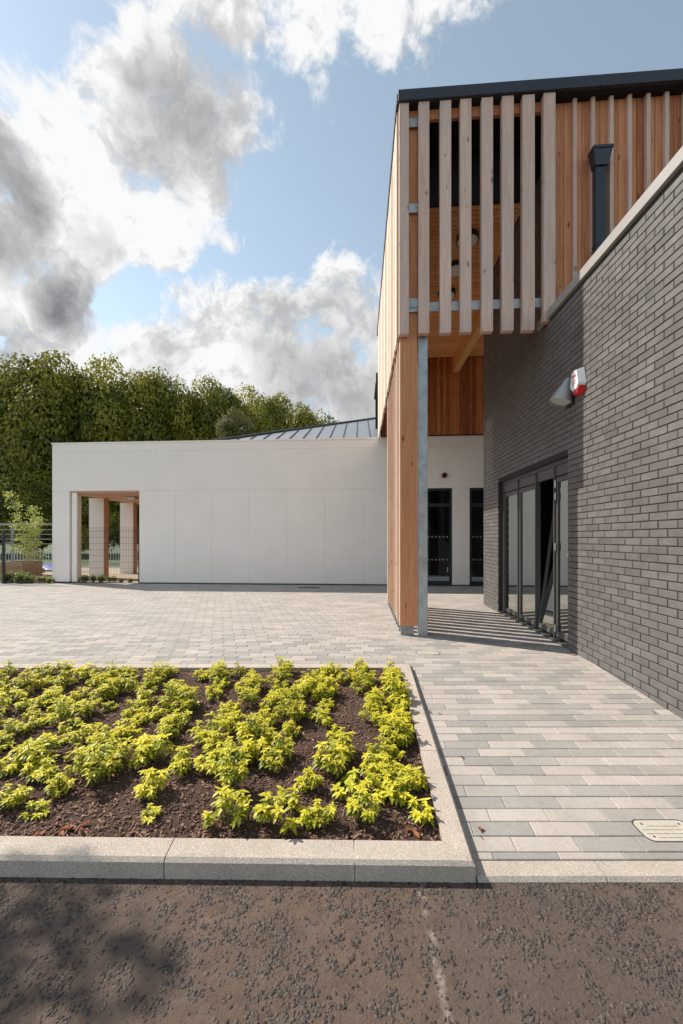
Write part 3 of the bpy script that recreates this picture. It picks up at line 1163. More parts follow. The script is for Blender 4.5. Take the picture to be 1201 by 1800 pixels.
for x0, x1 in zip(px[:-1], px[1:]):
    MB().box(x0 + G_, x1 - G_, HY, HY + 0.019, 0.05, Z_J - G_).build('render_panel', 'white_render', wall_h)
for x0, x1 in ((2.735, 3.235), (4.02, XR), (XL, OPL)):
    MB().box(x0 + G_ * 0, x1 - G_, HY, HY + 0.019, 0.05, Z_J - G_).build('render_panel', 'white_render', wall_h)
MB().box(XL, XL + 0.0028, HY + 0.0195, HY + 0.55, 0.05, Z_J - G_).build('render_panel', 'white_render', wall_h)
MB().box(OPL - 0.0028, OPL, HY + 0.0195, HY + 0.55, 0.05, Z_J - G_).build('render_panel', 'white_render', wall_h)
ux = [XL, -6.3, -3.38, -0.45, 2.4, XR]
for x0, x1 in zip(ux[:-1], ux[1:]):
    MB().box(x0 + G_ / 2, x1 - G_ / 2, HY - 0.0015, HY + 0.019, Z_J + G_, Z_C - G_).build('render_panel', 'white_render', wall_h)
    MB().box(x0 + G_ / 2, x1 - G_ / 2, HY - 0.0015, HY + 0.019, Z_C + G_, Z_T - 0.045).build('render_panel', 'white_render', wall_h)
MB().box(XL - 0.02, XR, HY - 0.022, HY + 0.34, Z_T - 0.043, Z_T).build('coping', 'white_render', hall, bevel=0.003)
MB().box(XL - 0.02, XL + 0.32, HY + 0.342, 24.0, Z_T - 0.043, Z_T).build('coping', 'white_render', hall, bevel=0.003)
MB().box(XL + 0.006, OPL - 0.006, HY + 0.025, HY + 0.5, -0.02, 0.039).build('plinth', 'anthracite', hall)
MB().box(OPR + 0.02, 1.9, HY + 0.03, HY + 0.2, -0.02, 0.045).build('plinth', 'anthracite', hall)
MB().box(XL + 0.30, OPR + 0.001, HY + 0.022, 24.0, Z_J - 0.045, Z_J - 0.004).build('porch_soffit', 'porch_timber', hall)
MB().box(OPL + 0.06, OPL + 0.22, HY + 0.03, HY + 0.09, 0.04, Z_J - 0.05).build('porch_post', 'white_render', hall)
MB().box(OPR - 0.018, OPR - 0.002, HY + 0.03, 24.0, 0.05, Z_J - 0.05).build('porch_lining', 'porch_timber', hall)
for y0 in (14.0, 15.9, 17.9):
    col_ = MB().box(XL, OPL - 0.02, y0, y0 + 0.27, -0.05, Z_J - 0.046).build('porch_pier', 'white_render', hall, bevel=0.004)
    MB().box(OPL - 0.019, OPL, y0 + 0.004, y0 + 0.266, -0.05, Z_J - 0.046).build('pier_lining', 'porch_timber', col_)
# hipped standing-seam roof
hp0, hp1 = Vector((-4.65, 12.75, 4.52)), Vector((4.0, 21.40, 8.05))
mroof = MB()
mroof.poly([hp0, (9.0, 12.75, 4.52), (9.0, 21.40, 8.05), hp1])
mroof.poly([hp0, hp1, (4.0, 24.0, 8.05), (-4.65, 24.0, 4.52)])
roof = mroof.build('roof', 'zinc_roof', hall)
x = hp0.x + 0.25
sl = (hp1.z - hp0.z) / (hp1.y - hp0.y)
while x < 4.0:
    yy = hp0.y + (x - hp0.x)
    za, zb = hp0.z, hp0.z + sl * (yy - hp0.y)
    MB().hexa([(x - .008, hp0.y, za - .01), (x + .008, hp0.y, za - .01), (x + .008, yy, zb - .01), (x - .008, yy, zb - .01),
               (x - .008, hp0.y, za + .035), (x + .008, hp0.y, za + .035), (x + .008, yy, zb + .035), (x - .008, yy, zb + .035)]).build('standing_seam', 'anthracite', roof)
    x += 0.43
MB().tube([hp0 + Vector((0, 0, .03)), hp1 + Vector((0, 0, .03))], 0.045, 6).build('hip_cap', 'anthracite', roof)

# two glazed doors in the hall
for (x0, x1, full) in ((1.935, 2.73, True), (3.24, 4.015, False)):
    dr = MB()
    y0, y1 = HY + 0.05, HY + 0.11
    dr.box(x0, x0 + 0.06, y0, y1, 0.02, Z_J - 0.004).box(x1 - 0.06, x1, y0, y1, 0.02, Z_J - 0.004)
    dr.box(x0 + 0.06, x1 - 0.06, y0, y1, Z_J - 0.07, Z_J - 0.004).box(x0 + 0.06, x1 - 0.06, y0, y1, 2.36, 2.46)
    dr.box(x0 + 0.06, x1 - 0.06, y0, y1, 0.02, 0.13)
    door = dr.build('door', 'anthracite', hall, bevel=0.004)
    MB().box(x0 + 0.062, x1 - 0.062, y0 + 0.028, y0 + 0.036, 0.132, 2.358).build('glass_pane', 'dark_glass', door)
    MB().box(x0 + 0.062, x1 - 0.062, y0 + 0.028, y0 + 0.036, 2.462, Z_J - 0.072).build('glass_pane', 'dark_glass', door)
    MB().box(x0 + 0.075, x1 - 0.075, y0 + 0.020, y0 + 0.026, 0.145, 0.27).build('kick_plate', 'kick_plate', door)
    for zz in (1.46, 0.78):
        for k in range(6):
            xx = x0 + 0.115 + k * (x1 - x0 - 0.25) / 5
            MB().box(xx - 0.02, xx + 0.02, y0 + 0.024, y0 + 0.0265, zz - 0.02, zz + 0.02).build('glass_marking', 'glass_dot', door)
    MB().tube([(x1 - 0.13, y0 - 0.03, 0.42), (x1 - 0.13, y0 - 0.03, 0.56)], 0.011, 8).build('handle', 'hinge_steel', door)
MB().box(1.3, 4.7, HY + 3.0, HY + 3.1, 0, 3.0).box(1.2, 1.3, HY + 0.3, HY + 3.1, 0, 3).box(4.7, 4.8, HY + 0.3, HY + 3.1, 0, 3).box(1.2, 4.8, HY + 0.3, HY + 3.1, 3.0, 3.05).build('interior_wall', 'interior_wall', hall)
MB().box(1.31, 4.69, HY + 0.12, HY + 2.58, 0.0, 0.012).build('interior_floor', 'interior_floor', hall)
MB().box(1.95, 2.6, HY + 1.6, HY + 2.1, 0.013, 0.75).build('cupboard', 'void_black', hall, bevel=0.01)

# ------------------------------------------------------------------ timber upper storey on its screen of fins
FY = 5.87                                     # front face of the slats
storey = thing('timber_upper_storey', 'larch clad upper storey with open slatted screen and dark roof edge', 'building', (1.7, 6.1, 0))
ZB, ZT = 4.335, 7.64
slat_px = [(702, 719), (736, 755), (774, 793.5), (809.5, 829), (847, 867), (883, 903.5), (919, 940.5), (956, 977)]
for k, (a, c_) in enumerate(slat_px):
    pa, pc = at_depth(a, 587, FY), at_depth(c_, 587, FY)
    w = pc.x - pa.x
    zb = ZB if k < 7 else 4.45
    h = ZT - zb
    key = (round(w, 3), round(h, 3))
    me = local_box(w, 0.09, h, 0.004)
    link('front_slat', me, 'weathered_larch', storey, ((pa.x + pc.x) / 2, FY + 0.045, zb + h / 2 + (0 if k == 7 else RND.uniform(-0.006, 0.006))))
s0, s7 = at_depth(702, 587, FY).x, at_depth(977, 587, FY).x
MB().box(at_depth(720, 500, FY).x, 2.62, FY + 0.094, FY + 0.104, 4.70, 4.83).build('rail', 'galvanised', storey)
for z in (4.76, 6.13, 7.37):
    MB().box(at_depth(717, 500, FY).x, at_depth(739, 500, FY).x, FY + 0.08, FY + 0.0935, z, z + 0.13).build('bracket', 'galvanised', storey, bevel=0.002)
MB().box(0.60, 2.62, FY + 0.11, FY + 0.16, 7.49, ZT - 0.01).build('header', 'cladding_larch', storey)

# full-height fins on the left, each on a galvanised shoe
fin_y = [6.03 + 0.262 * k for k in range(11)]
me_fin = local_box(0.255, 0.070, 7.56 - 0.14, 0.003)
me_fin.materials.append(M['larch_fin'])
me_fin.materials.append(M['side_larch'])           # outer edge paler: sunlight painted into its colour, besides some weathering
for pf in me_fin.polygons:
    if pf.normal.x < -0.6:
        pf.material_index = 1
me_shoe = MB().box(-0.095, 0.095, -0.018, 0.018, 0.0, 0.16)
me_shoe = mesh_np('shoe', np.array(me_shoe.V), me_shoe.F, me_shoe.T)
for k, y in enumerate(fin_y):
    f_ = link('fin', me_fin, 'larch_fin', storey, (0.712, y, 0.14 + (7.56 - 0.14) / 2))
    link('shoe', me_shoe, 'galvanised_dull', f_, (0.695, y, -0.01))
# battens on the upper left side; unseen boards added behind to block sun
me_b = local_box(0.036, 0.115, ZT - ZB, 0.003)
y = 5.99
while y < 12.2:
    link('side_batten', me_b, 'side_larch', storey, (0.560, y + 0.05, ZB + (ZT - ZB) / 2))
    y += 0.148
me_c = local_box(0.02, 0.142, ZT - ZB - 0.02, 0.002)
me_c2 = local_box(0.02, 0.142, 1.62, 0.002)
me_l = local_box(0.045, 0.09, 2.0, 0.002)
y = 6.12
while y < 12.15:
    if y < 9.15:
        link('shade_board', me_c, 'cladding_larch', storey, (0.855, y, ZB + (ZT - ZB) / 2))
    else:
        link('shade_board', me_c2, 'cladding_larch', storey, (0.620, y, 6.15 + 0.81))
    y += 0.145
# roof slab, bulkhead and soffit
MB().box(0.60, 9.0, FY + 0.02, 12.6, 7.645, 7.775).build('roof', 'void_black', storey)
rx = [0.545, 1.86, 3.3, 5.2, 9.0]
for x0, x1 in zip(rx[:-1], rx[1:]):
    MB().box(x0 + .0008, x1 - .0008, FY - 0.035, FY + 0.019, 7.645, 7.80).build('fascia', 'fascia_metal', storey, bevel=0.003)
MB().box(0.525, 0.598, FY + 0.0195, 12.6, 7.645, 7.795).build('fascia', 'fascia_metal', storey, bevel=0.003)
MB().box(0.87, 2.66, 6.60, 6.655, 6.75, 7.642).build('bulkhead', 'void_black', storey)
MB().box(0.87, 4.5, 6.66, 12.60, 6.775, 6.80).build('soffit_backing', 'void_black', storey)
sof1, sof2 = local_box(1.755, 0.088, 0.03, 0.004), local_box(3.3, 0.088, 0.03, 0.004)
y = 6.71
while y < 12.2:
    if y < 8.88:
        link('soffit_board', sof1, 'soffit_larch', storey, (0.875 + 1.755 / 2, y, 6.757))
    else:
        link('soffit_board', sof2, 'soffit_larch', storey, (0.875 + 1.65, y, 6.757))
    y += 0.0985
MB().box(2.735, 2.905, 8.60, 12.19, 6.30, 6.74).build('beam', 'beam_larch', storey, bevel=0.006)
# red cedar boarding on the far wall under the soffit
me_r = local_box(0.088, 0.022, 6.74 - 4.47, 0.003)
x = 0.72
while x < 4.3:
    link('cedar_board', me_r, 'red_cedar', storey, (x, 12.205 + RND.uniform(-.003, .003), 4.47 + (6.74 - 4.47) / 2))
    x += 0.094
MB().box(0.62, 4.35, 12.222, 12.24, 4.44, 6.774).build('cedar_backing', 'void_black', storey)
MB().box(0.62, 4.35, 12.19, 12.221, 4.437, 4.468).build('drip_trim', 'void_black', storey)
# solid clad front right of the screen
x = 2.79
k = 0
bh = ZT - 4.36
me_cb = [local_box(0.118, 0.022, bh, 0.003), local_box(0.118, 0.022, bh, 0.003)]
me_bt = local_box(0.052, 0.06, bh, 0.003)
while x < 6.6:
    link('cladding_board', me_cb[0], 'cladding_larch', storey, (x + 0.06, FY + 0.17, 4.36 + bh / 2))
    link('cladding_board', me_cb[0], 'cladding_larch', storey, (x + 0.06 + 0.1235, FY + 0.17, 4.36 + bh / 2))
    link('cladding_batten', me_bt, 'weathered_larch', storey, (x + 0.247 - 0.0, FY + 0.128, 4.36 + bh / 2))
    x += 0.247
MB().box(2.70, 9.0, FY + 0.185, FY + 0.30, 4.36, 7.642).build('wall', 'void_black', storey)
# downpipe with hopper head
HX = at_depth(1057, 300, FY).x
pp = MB().box(HX - 0.072, HX + 0.072, FY + 0.0, FY + 0.085, 4.30, 6.60).build('downpipe', 'downpipe_metal', storey, bevel=0.008)
hb = MB()
hb.hexa([(HX - .085, FY - .02, 6.57), (HX + .085, FY - .02, 6.57), (HX + .085, FY + .09, 6.57), (HX - .085, FY + .09, 6.57),
         (HX - .128, FY - .055, 6.77), (HX + .128, FY - .055, 6.77), (HX + .128, FY + .09, 6.77), (HX - .128, FY + .09, 6.77)])
hb.box(HX - .135, HX + .135, FY - .062, FY + .092, 6.772, 6.815)
hb.build('hopper', 'downpipe_metal', pp, bevel=0.006)
MB().box(HX - .078, HX + .078, FY - .006, FY + .088, 5.48, 5.50).build('pipe_collar', 'downpipe_metal', pp)
MB().tube([(HX - 0.115, FY + 0.07, 5.42), (HX - 0.075, FY + 0.07, 5.42)], 0.012, 8).build('pipe_fixing', 'hinge_steel', pp)

# galvanised steel post
p0, p1 = at_depth(735.5, 1119, 6.0).x, at_depth(752, 1119, 6.0).x
post = MB().box(p0, p1, 6.0, 6.0 + 0.12, -0.02, 6.3).build('steel_post', 'galvanised', None, bevel=0.004)
tag(post, 'tall galvanised steel post standing beside the first larch fin', 'post')
# flue behind the roof edge
fx = at_depth(661, 700, 15.0)
flue = thing('roof_flue', 'dark boxy flue with sloped cowl on the grey metal roof', 'flue', (fx.x + 0.06, 15.0, 5.3))
MB().box(fx.x - 0.02, fx.x + 0.16, 14.92, 15.1, 5.2, 7.05).build('duct', 'anthracite', flue)
MB().hexa([(fx.x - .07, 14.88, 6.55), (fx.x + .2, 14.88, 6.55), (fx.x + .2, 15.14, 6.55), (fx.x - .07, 15.14, 6.55),
           (fx.x - .02, 14.88, 7.1), (fx.x + .2, 14.88, 7.1), (fx.x + .2, 15.14, 7.1), (fx.x - .02, 15.14, 7.1)]).build('cowl', 'anthracite', flue)
MB().box(fx.x + .0, fx.x + .15, 14.9, 15.12, 7.101, 7.45).build('cap', 'anthracite', flue)

# ------------------------------------------------------------------ fittings
def lerp(a, b_, t):
    return a + (b_ - a) * t


# conical wall light
LY, LZ = 5.28, 3.12
lamp = thing('wall_light', 'grey conical downlight fixed to the dark brick wall beside the alarm box', 'wall light', (WX - 0.002, LY, LZ))
ap, bc_ = Vector((WX - 0.035, LY, LZ + 0.30)), Vector((WX - 0.135, LY, LZ))
n = 28
m = MB()
ring0, ring1, ring2 = [], [], []
for k in range(n):
    w = 2 * math.pi * k / n
    bx, by = math.cos(w) * 0.132, math.sin(w) * 0.132
    zz = 0.035 * -math.cos(w)                      # rim rises away from the wall
    ring0.append(bc_ + Vector((bx, by, zz)))
    ring1.append(ap + Vector((math.cos(w) * 0.03, math.sin(w) * 0.03, 0)))
    ring2.append(bc_ + Vector((bx * 0.88, by * 0.88, zz + 0.004)))
for k in range(n):
    k2 = (k + 1) % n
    m.poly([ring0[k], ring0[k2], ring1[k2], ring1[k]])
    m.poly([ring2[k], ring2[k2], ring0[k2], ring0[k]])
m.poly(ring1)
sh = m.build('shade', 'lamp_grey', lamp, smooth=True)
MB().poly([p_ + Vector((0, 0, 0.008)) for p_ in ring2][::-1]).build('lens', 'lamp_lens', lamp)
MB().box(WX - 0.034, WX - 0.003, LY - 0.07, LY + 0.07, LZ - 0.05, LZ + 0.20).build('back_plate', 'anthracite', lamp, bevel=0.004)
MB().disc((ap.x - 0.055, LY, LZ + 0.235), (-0.8, 0, 0.6), 0.016, 0.016, 0.006, 12).build('sensor', 'anthracite', lamp)

# alarm box
AY, AZ = 5.05, 3.29
al = thing('alarm_box', 'white hexagonal alarm sounder with red base on dark brick wall', 'alarm', (WX - 0.002, AY, AZ - 0.17))
hexo = [(-0.115, -0.05), (-0.07, 0.145), (0.0, 0.165), (0.07, 0.145), (0.115, -0.05), (0.06, -0.12), (-0.06, -0.12)]


def prism(mb, pts, x_out, x_in, shrink):
    o_ = [(x_in, AY + y_, AZ + z_) for y_, z_ in pts]
    i_ = [(x_out, AY + y_ * shrink, AZ + z_ * shrink + (0.0)) for y_, z_ in pts]
    mb.poly(i_[::-1] if True else i_)
    for q in range(len(pts)):
        q2 = (q + 1) % len(pts)
        mb.poly([o_[q], o_[q2], i_[q2], i_[q]])
    mb.poly(o_)
    return mb


prism(MB(), hexo, WX - 0.085, WX - 0.004, 0.80).build('cover', 'white_plastic', al, bevel=0.004)
redo = [(-0.10, -0.078), (-0.058, -0.126), (0.058, -0.126), (0.10, -0.078), (0.055, -0.165), (-0.055, -0.165)]
prism(MB(), redo, WX - 0.070, WX - 0.004, 0.86).build('base', 'red_plastic', al, bevel=0.004)
for (y0, z0, w_, h_) in ((-0.045, 0.045, 0.035, 0.032), (0.0, 0.045, 0.038, 0.032), (-0.05, 0.008, 0.10, 0.007), (-0.04, -0.012, 0.08, 0.007), (-0.045, -0.032, 0.09, 0.006)):
    MB().box(WX - 0.0868, WX - 0.0856, AY + y0, AY + y0 + w_, AZ + z0, AZ + z0 + h_).build('print_line', 'red_ink', al)

# round soffit lights
for (x_, y_, lab) in ((822, 420, 'round ceiling light nearest the slatted front of the larch soffit'), (801, 472, 'middle round ceiling light of the row on the larch soffit'), (785, 517, 'round ceiling light nearest the red cedar wall on the larch soffit')):
    dv = px_dir(x_, y_)
    t = (6.70 - CAM_H) / dv.z
    c_ = Vector((dv.x * t, dv.y * t, 6.742))
    l_ = thing('ceiling_light', lab, 'ceiling light', tuple(c_), 'round lights on the soffit')
    MB().disc(c_ - Vector((0, 0, 0.085)), (0, 0, 1), 0.19, 0.19, 0.085, 32).build('housing', 'anthracite', l_)
    MB().disc(c_ - Vector((0, 0, 0.098)), (0, 0, 1), 0.165, 0.172, 0.0125, 32).build('diffuser', 'white_plastic', l_)
# porch light
pl = at_depth(232, 878, 13.6)
pc = MB().box(pl.x - 0.17, pl.x + 0.17, 13.45, 13.75, Z_J - 0.125, Z_J - 0.047).build('porch_light', 'hinge_steel', None, bevel=0.01)
tag(pc, 'flat rectangular grey light under the porch ceiling', 'ceiling light')
# round vent on the hall wall
vc = at_depth(781, 836, HY)
vt = thing('wall_vent', 'small round dark vent with red rim on the white wall above the doors', 'vent', (vc.x, HY - 0.002, vc.z - 0.08))
MB().disc((vc.x, HY - 0.004, vc.z), (0, -1, 0), 0.082, 0.078, 0.05, 28).build('rim', 'red_plastic', vt)
MB().disc((vc.x, HY - 0.0545, vc.z), (0, -1, 0), 0.070, 0.066, 0.02, 28).build('cap', 'anthracite', vt)


# covers and drain let into the paving
def rounded_rect(w, h, r, n=5):
    out = []
    for (cx_, cy_, a0_) in ((w / 2 - r, h / 2 - r, 0), (-w / 2 + r, h / 2 - r, 90), (-w / 2 + r, -h / 2 + r, 180), (w / 2 - r, -h / 2 + r, 270)):
        for k in range(n + 1):
            a = math.radians(a0_ + 90 * k / n)
            out.append((cx_ + r * math.cos(a), cy_ + r * math.sin(a)))
    return out


def inspection_cover(c_, w, h, label):
    z0 = ground_z(c_.x, c_.y)
    slope = -0.05 if (c_.dot(FW)) < 4.6 else 0.0
    r_ = thing('inspection_cover', label, 'manhole cover', (c_.x, c_.y, z0))

    def W_(x_, y_, z_):
        p_ = c_ + U * x_ + FW * y_
        return (p_.x, p_.y, ground_z(p_.x, p_.y) + z_)
    o_ = rounded_rect(w, h, min(w, h) * 0.28)
    i_ = rounded_rect(w - 0.012, h - 0.012, min(w, h) * 0.26)
    m_ = MB()
    for k in range(len(o_)):
        k2 = (k + 1) % len(o_)
        m_.poly([W_(*o_[k], 0.003), W_(*o_[k2], 0.003), W_(*i_[k2], 0.003), W_(*i_[k], 0.003)])
        m_.poly([W_(*i_[k], 0.003), W_(*i_[k2], 0.003), W_(*i_[k2], 0.0012), W_(*i_[k], 0.0012)])
        m_.poly([W_(*o_[k], -0.01), W_(*o_[k2], -0.01), W_(*o_[k2], 0.003), W_(*o_[k], 0.003)])
    m_.build('frame', 'cover_frame', r_)
    MB().poly([W_(*q, 0.0024) for q in i_]).build('lid', 'cover_beige', r_)
    nxp, nyp = 6, 4
    for a in range(nxp):
        for b2 in range(nyp):
            x0, x1 = -w / 2 + 0.025 + a * (w - 0.05) / nxp, -w / 2 + 0.025 + (a + 1) * (w - 0.05) / nxp
            y0, y1 = -h / 2 + 0.025 + b2 * (h - 0.05) / nyp, -h / 2 + 0.025 + (b2 + 1) * (h - 0.05) / nyp
            if (a in (0, nxp - 1)) and (b2 in (0, nyp - 1)):
                continue
            g_ = 0.0022
            q = [W_(x0 + g_, y0 + g_, 0.0026), W_(x1 - g_, y0 + g_, 0.0026), W_(x1 - g_, y1 - g_, 0.0026), W_(x0 + g_, y1 - g_, 0.0026)]
            t_ = [(v[0], v[1], v[2] + 0.0022) for v in q]
            MB().hexa(q + t_).build('raised_square', 'cover_beige', r_)
    for (sx, sy) in ((-1, 1), (1, 1), (-1, -1), (1, -1)):
        p_ = W_(sx * (w / 2 - 0.05), sy * (h / 2 - 0.034), 0.0028)
        MB().disc(p_, (0, 0, 1), 0.005, 0.005, 0.0025, 10).build('lid_bolt', 'cover_frame', r_)


g1 = at_ground(1172, 1461, -0.125)
g1.z = 0
inspection_cover(g1, 0.30, 0.155, 'beige gridded inspection cover in the paving beside the flush kerb')
g2 = at_ground(752, 1148, 0.0)
inspection_cover(g2, 0.27, 0.16, 'small pale inspection cover in the paving near the steel post')
g3 = at_ground(543, 1033, 0.0)
dg = thing('drain_grate', 'narrow dark drain grate in the paving by the white wall', 'drain', (g3.x, g3.y, 0.0))
MB().box(g3.x - 0.31, g3.x + 0.31, g3.y - 0.12, g3.y + 0.12, 0.0012, 0.003).build('frame', 'void_black', dg)
for k in range(12):
    x_ = g3.x - 0.28 + k * 0.051
    MB().box(x_ - 0.012, x_ + 0.012, g3.y - 0.10, g3.y + 0.10, 0.0032, 0.007).build('bar', 'anthracite', dg)

# ------------------------------------------------------------------ golden shrubs in the bed
def leaf_batch(base, dirs, length, width, droop, tone, up=None):
    """leaves as folded diamonds: base (N,3), dirs (N,3) unit; returns V (N*6,3), F quads"""
    n_ = len(base)
    upv = np.tile(np.array([0, 0, 1.0]), (n_, 1)) if up is None else up
    side = np.cross(dirs, upv)
    side /= np.linalg.norm(side, axis=1, keepdims=True) + 1e-6
    nor = np.cross(side, dirs)
    L_, W_ = length[:, None], width[:, None]
    dn = nor * (droop[:, None] * L_)
    p0 = base
    p1 = base + dirs * L_ * 0.42 + dn * 0.10 * -1 + side * W_ * 0.5 + nor * W_ * 0.16
    p2 = base + dirs * L_ * 0.42 - dn * 0.10 - side * W_ * 0.5 + nor * W_ * 0.16
    pm = base + dirs * L_ * 0.45 - dn * 0.12
    p3 = base + dirs * L_ * 0.80 - dn * 0.55 + side * W_ * 0.32 + nor * W_ * 0.08
    p4 = base + dirs * L_ * 0.80 - dn * 0.55 - side * W_ * 0.32 + nor * W_ * 0.08
    p5 = base + dirs * L_ * 1.0 - dn * 1.0
    V_ = np.stack([p0, p1, p2, pm, p3, p4, p5], 1).reshape(-1, 3)
    b_ = (np.arange(n_) * 7)[:, None]
    # two halves, each a quad near the base and a quad at the tip
    Q = [np.concatenate([b_ + i for i in q], 1) for q in ((0, 1, 4, 3), (0, 3, 5, 2), (3, 4, 6, 6), (3, 6, 6, 5))]
    F1 = np.concatenate(Q[:2], 0)
    Tri = np.concatenate([np.concatenate([b_ + i for i in q], 1) for q in ((3, 4, 6), (3, 6, 5))], 0)
    return V_, F1, Tri, np.concatenate([tone, tone]), np.concatenate([tone, tone])


def mixed_mesh(name, V_, quads, tris, tq, tt):
    me = bpy.data.meshes.new(name)
    me.vertices.add(len(V_))
    me.vertices.foreach_set('co', V_.astype(np.float32).ravel())
    nl = len(quads) * 4 + len(tris) * 3
    me.loops.add(nl)
    me.loops.foreach_set('vertex_index', np.concatenate([quads.ravel(), tris.ravel()]).astype(np.int32))
    me.polygons.add(len(quads) + len(tris))
    st_ = np.concatenate([np.arange(len(quads)) * 4, len(quads) * 4 + np.arange(len(tris)) * 3])
    me.polygons.foreach_set('loop_start', st_.astype(np.int32))
    me.update(calc_edges=True)
    a = me.attributes.new('tone', 'FLOAT', 'FACE')
    a.data.foreach_set('value', np.concatenate([tq, tt]).astype(np.float32))
    return me


def shrub_meshes(rng, shoots, spread, height, leaf_len, green=0.0):
    bases, dirs, Ls, Ws, Dr, Tn = [], [], [], [], [], []
    stems = MB()
    for s_ in range(shoots):
        a = rng.uniform(0, 2 * math.pi)
        r_ = spread * math.sqrt(rng.uniform(0, 1))
        hz_ = height * (0.40 + 0.75 * rng.random()) * (1 - 0.40 * (r_ / spread) ** 2)
        top = Vector((r_ * math.cos(a), r_ * math.sin(a), hz_))
        root = Vector((top.x * 0.35, top.y * 0.35, -0.02))
        mid = (root + top) / 2 + Vector((top.x * 0.12, top.y * 0.12, 0.01))
        stems.tube([root, mid, top], [0.0036, 0.0028, 0.002], 4, cap=False)
        whorls = rng.choice([2, 3, 3])
        for wv in range(whorls):
            f = 1 - 0.30 * wv
            pt = mid + (top - mid) * max(0.0, (f - 0.3) / 0.7) if f < 1 else top
            kk = rng.randint(5, 7) if wv == 0 else rng.randint(4, 6)
            ph = rng.uniform(0, 6.28)
            young = wv == 0
            tone0 = min(1, max(0, rng.gauss(0.86 if young else 0.46, 0.16) - green))
            for q in range(kk):
                w = ph + 2 * math.pi * q / kk + rng.gauss(0, 0.15)
                el = rng.gauss(0.28 if young else 0.02, 0.2)
                dv_ = Vector((math.cos(w) * math.cos(el) + top.x * 0.8, math.sin(w) * math.cos(el) + top.y * 0.8, math.sin(el))).normalized()
                bases.append(tuple(pt))
                dirs.append(tuple(dv_))
                ll = leaf_len * rng.uniform(0.65, 1.15) * (1.0 if young else 1.15)
                Ls.append(ll)
                Ws.append(ll * rng.uniform(0.40, 0.52))
                Dr.append(rng.uniform(0.15, 0.6))
                Tn.append(min(1, max(0, tone0 + rng.gauss(0, 0.07))))
            if young:       # small upright centre leaves
                for q in range(3):
                    w = ph + q * 2.1
                    dv_ = Vector((math.cos(w) * 0.5, math.sin(w) * 0.5, 0.8)).normalized()
                    bases.append(tuple(pt))
                    dirs.append(tuple(dv_))
                    Ls.append(leaf_len * 0.45)
                    Ws.append(leaf_len * 0.2)
                    Dr.append(0.2)
                    Tn.append(min(1, tone0 + 0.15))
    V_, Q, Tr, tq, tt = leaf_batch(np.array(bases), np.array(dirs), np.array(Ls), np.array(Ws), np.array(Dr), np.array(Tn))
    return mixed_mesh('foliage', V_, Q, Tr, tq, tt), mesh_np('stems', np.array(stems.V), stems.F, stems.T)


srng = random.Random(21)
variants = [shrub_meshes(srng, srng.randint(11, 19), srng.uniform(0.095, 0.135), srng.uniform(0.12, 0.185), srng.uniform(0.036, 0.044), srng.uniform(-0.06, 0.10)) for _ in range(6)] + [shrub_meshes(srng, 8, 0.08, 0.11, 0.038, 0.05) for _ in range(2)] + [shrub_meshes(srng, srng.randint(10, 16), 0.11, 0.20, 0.043, 0.14) for _ in range(3)]
prng = random.Random(5)
spots = []
for i in range(15):
    x0 = 0.325 - (0.235 * i if i < 2 else 0.235 + 0.285 * (i - 1))
    dpos = (2.30 if i < 2 else 2.50) + prng.uniform(-0.05, 0.18)
    while dpos < 4.40:
        drop = 0.04 if i < 2 else 0.13
        xx = x0 + 0.07 * math.sin(dpos * 2.1 + i * 1.7) + prng.gauss(0, 0.045 if i < 2 else 0.07)
        big = prng.random()
        if prng.random() > drop:
            spots.append((min(xx, 0.325), dpos, big))
        dpos += prng.uniform(0.095, 0.165)
for (x_, y_, b2) in ((22, 1432, .9), (62, 1448, .3), (105, 1412, .9), (165, 1392, .9), (215, 1372, .8), (262, 1452, .25), (268, 1412, .35), (392, 1472, .5), (398, 1405, .8),
                     (498, 1455, .4), (560, 1462, .6), (545, 1405, .8), (640, 1452, .7), (735, 1452, .6), (690, 1420, .9), (610, 1405, .9), (740, 1400, .8), (660, 1385, .8), (60, 1392, .8), (10, 1380, .8),
                     (320, 1375, .8), (380, 1350, .8), (450, 1330, .7)):
    gp = at_ground(x_, y_ - 22, -0.05)
    spots.append((gp.x, gp.dot(FW), b2))
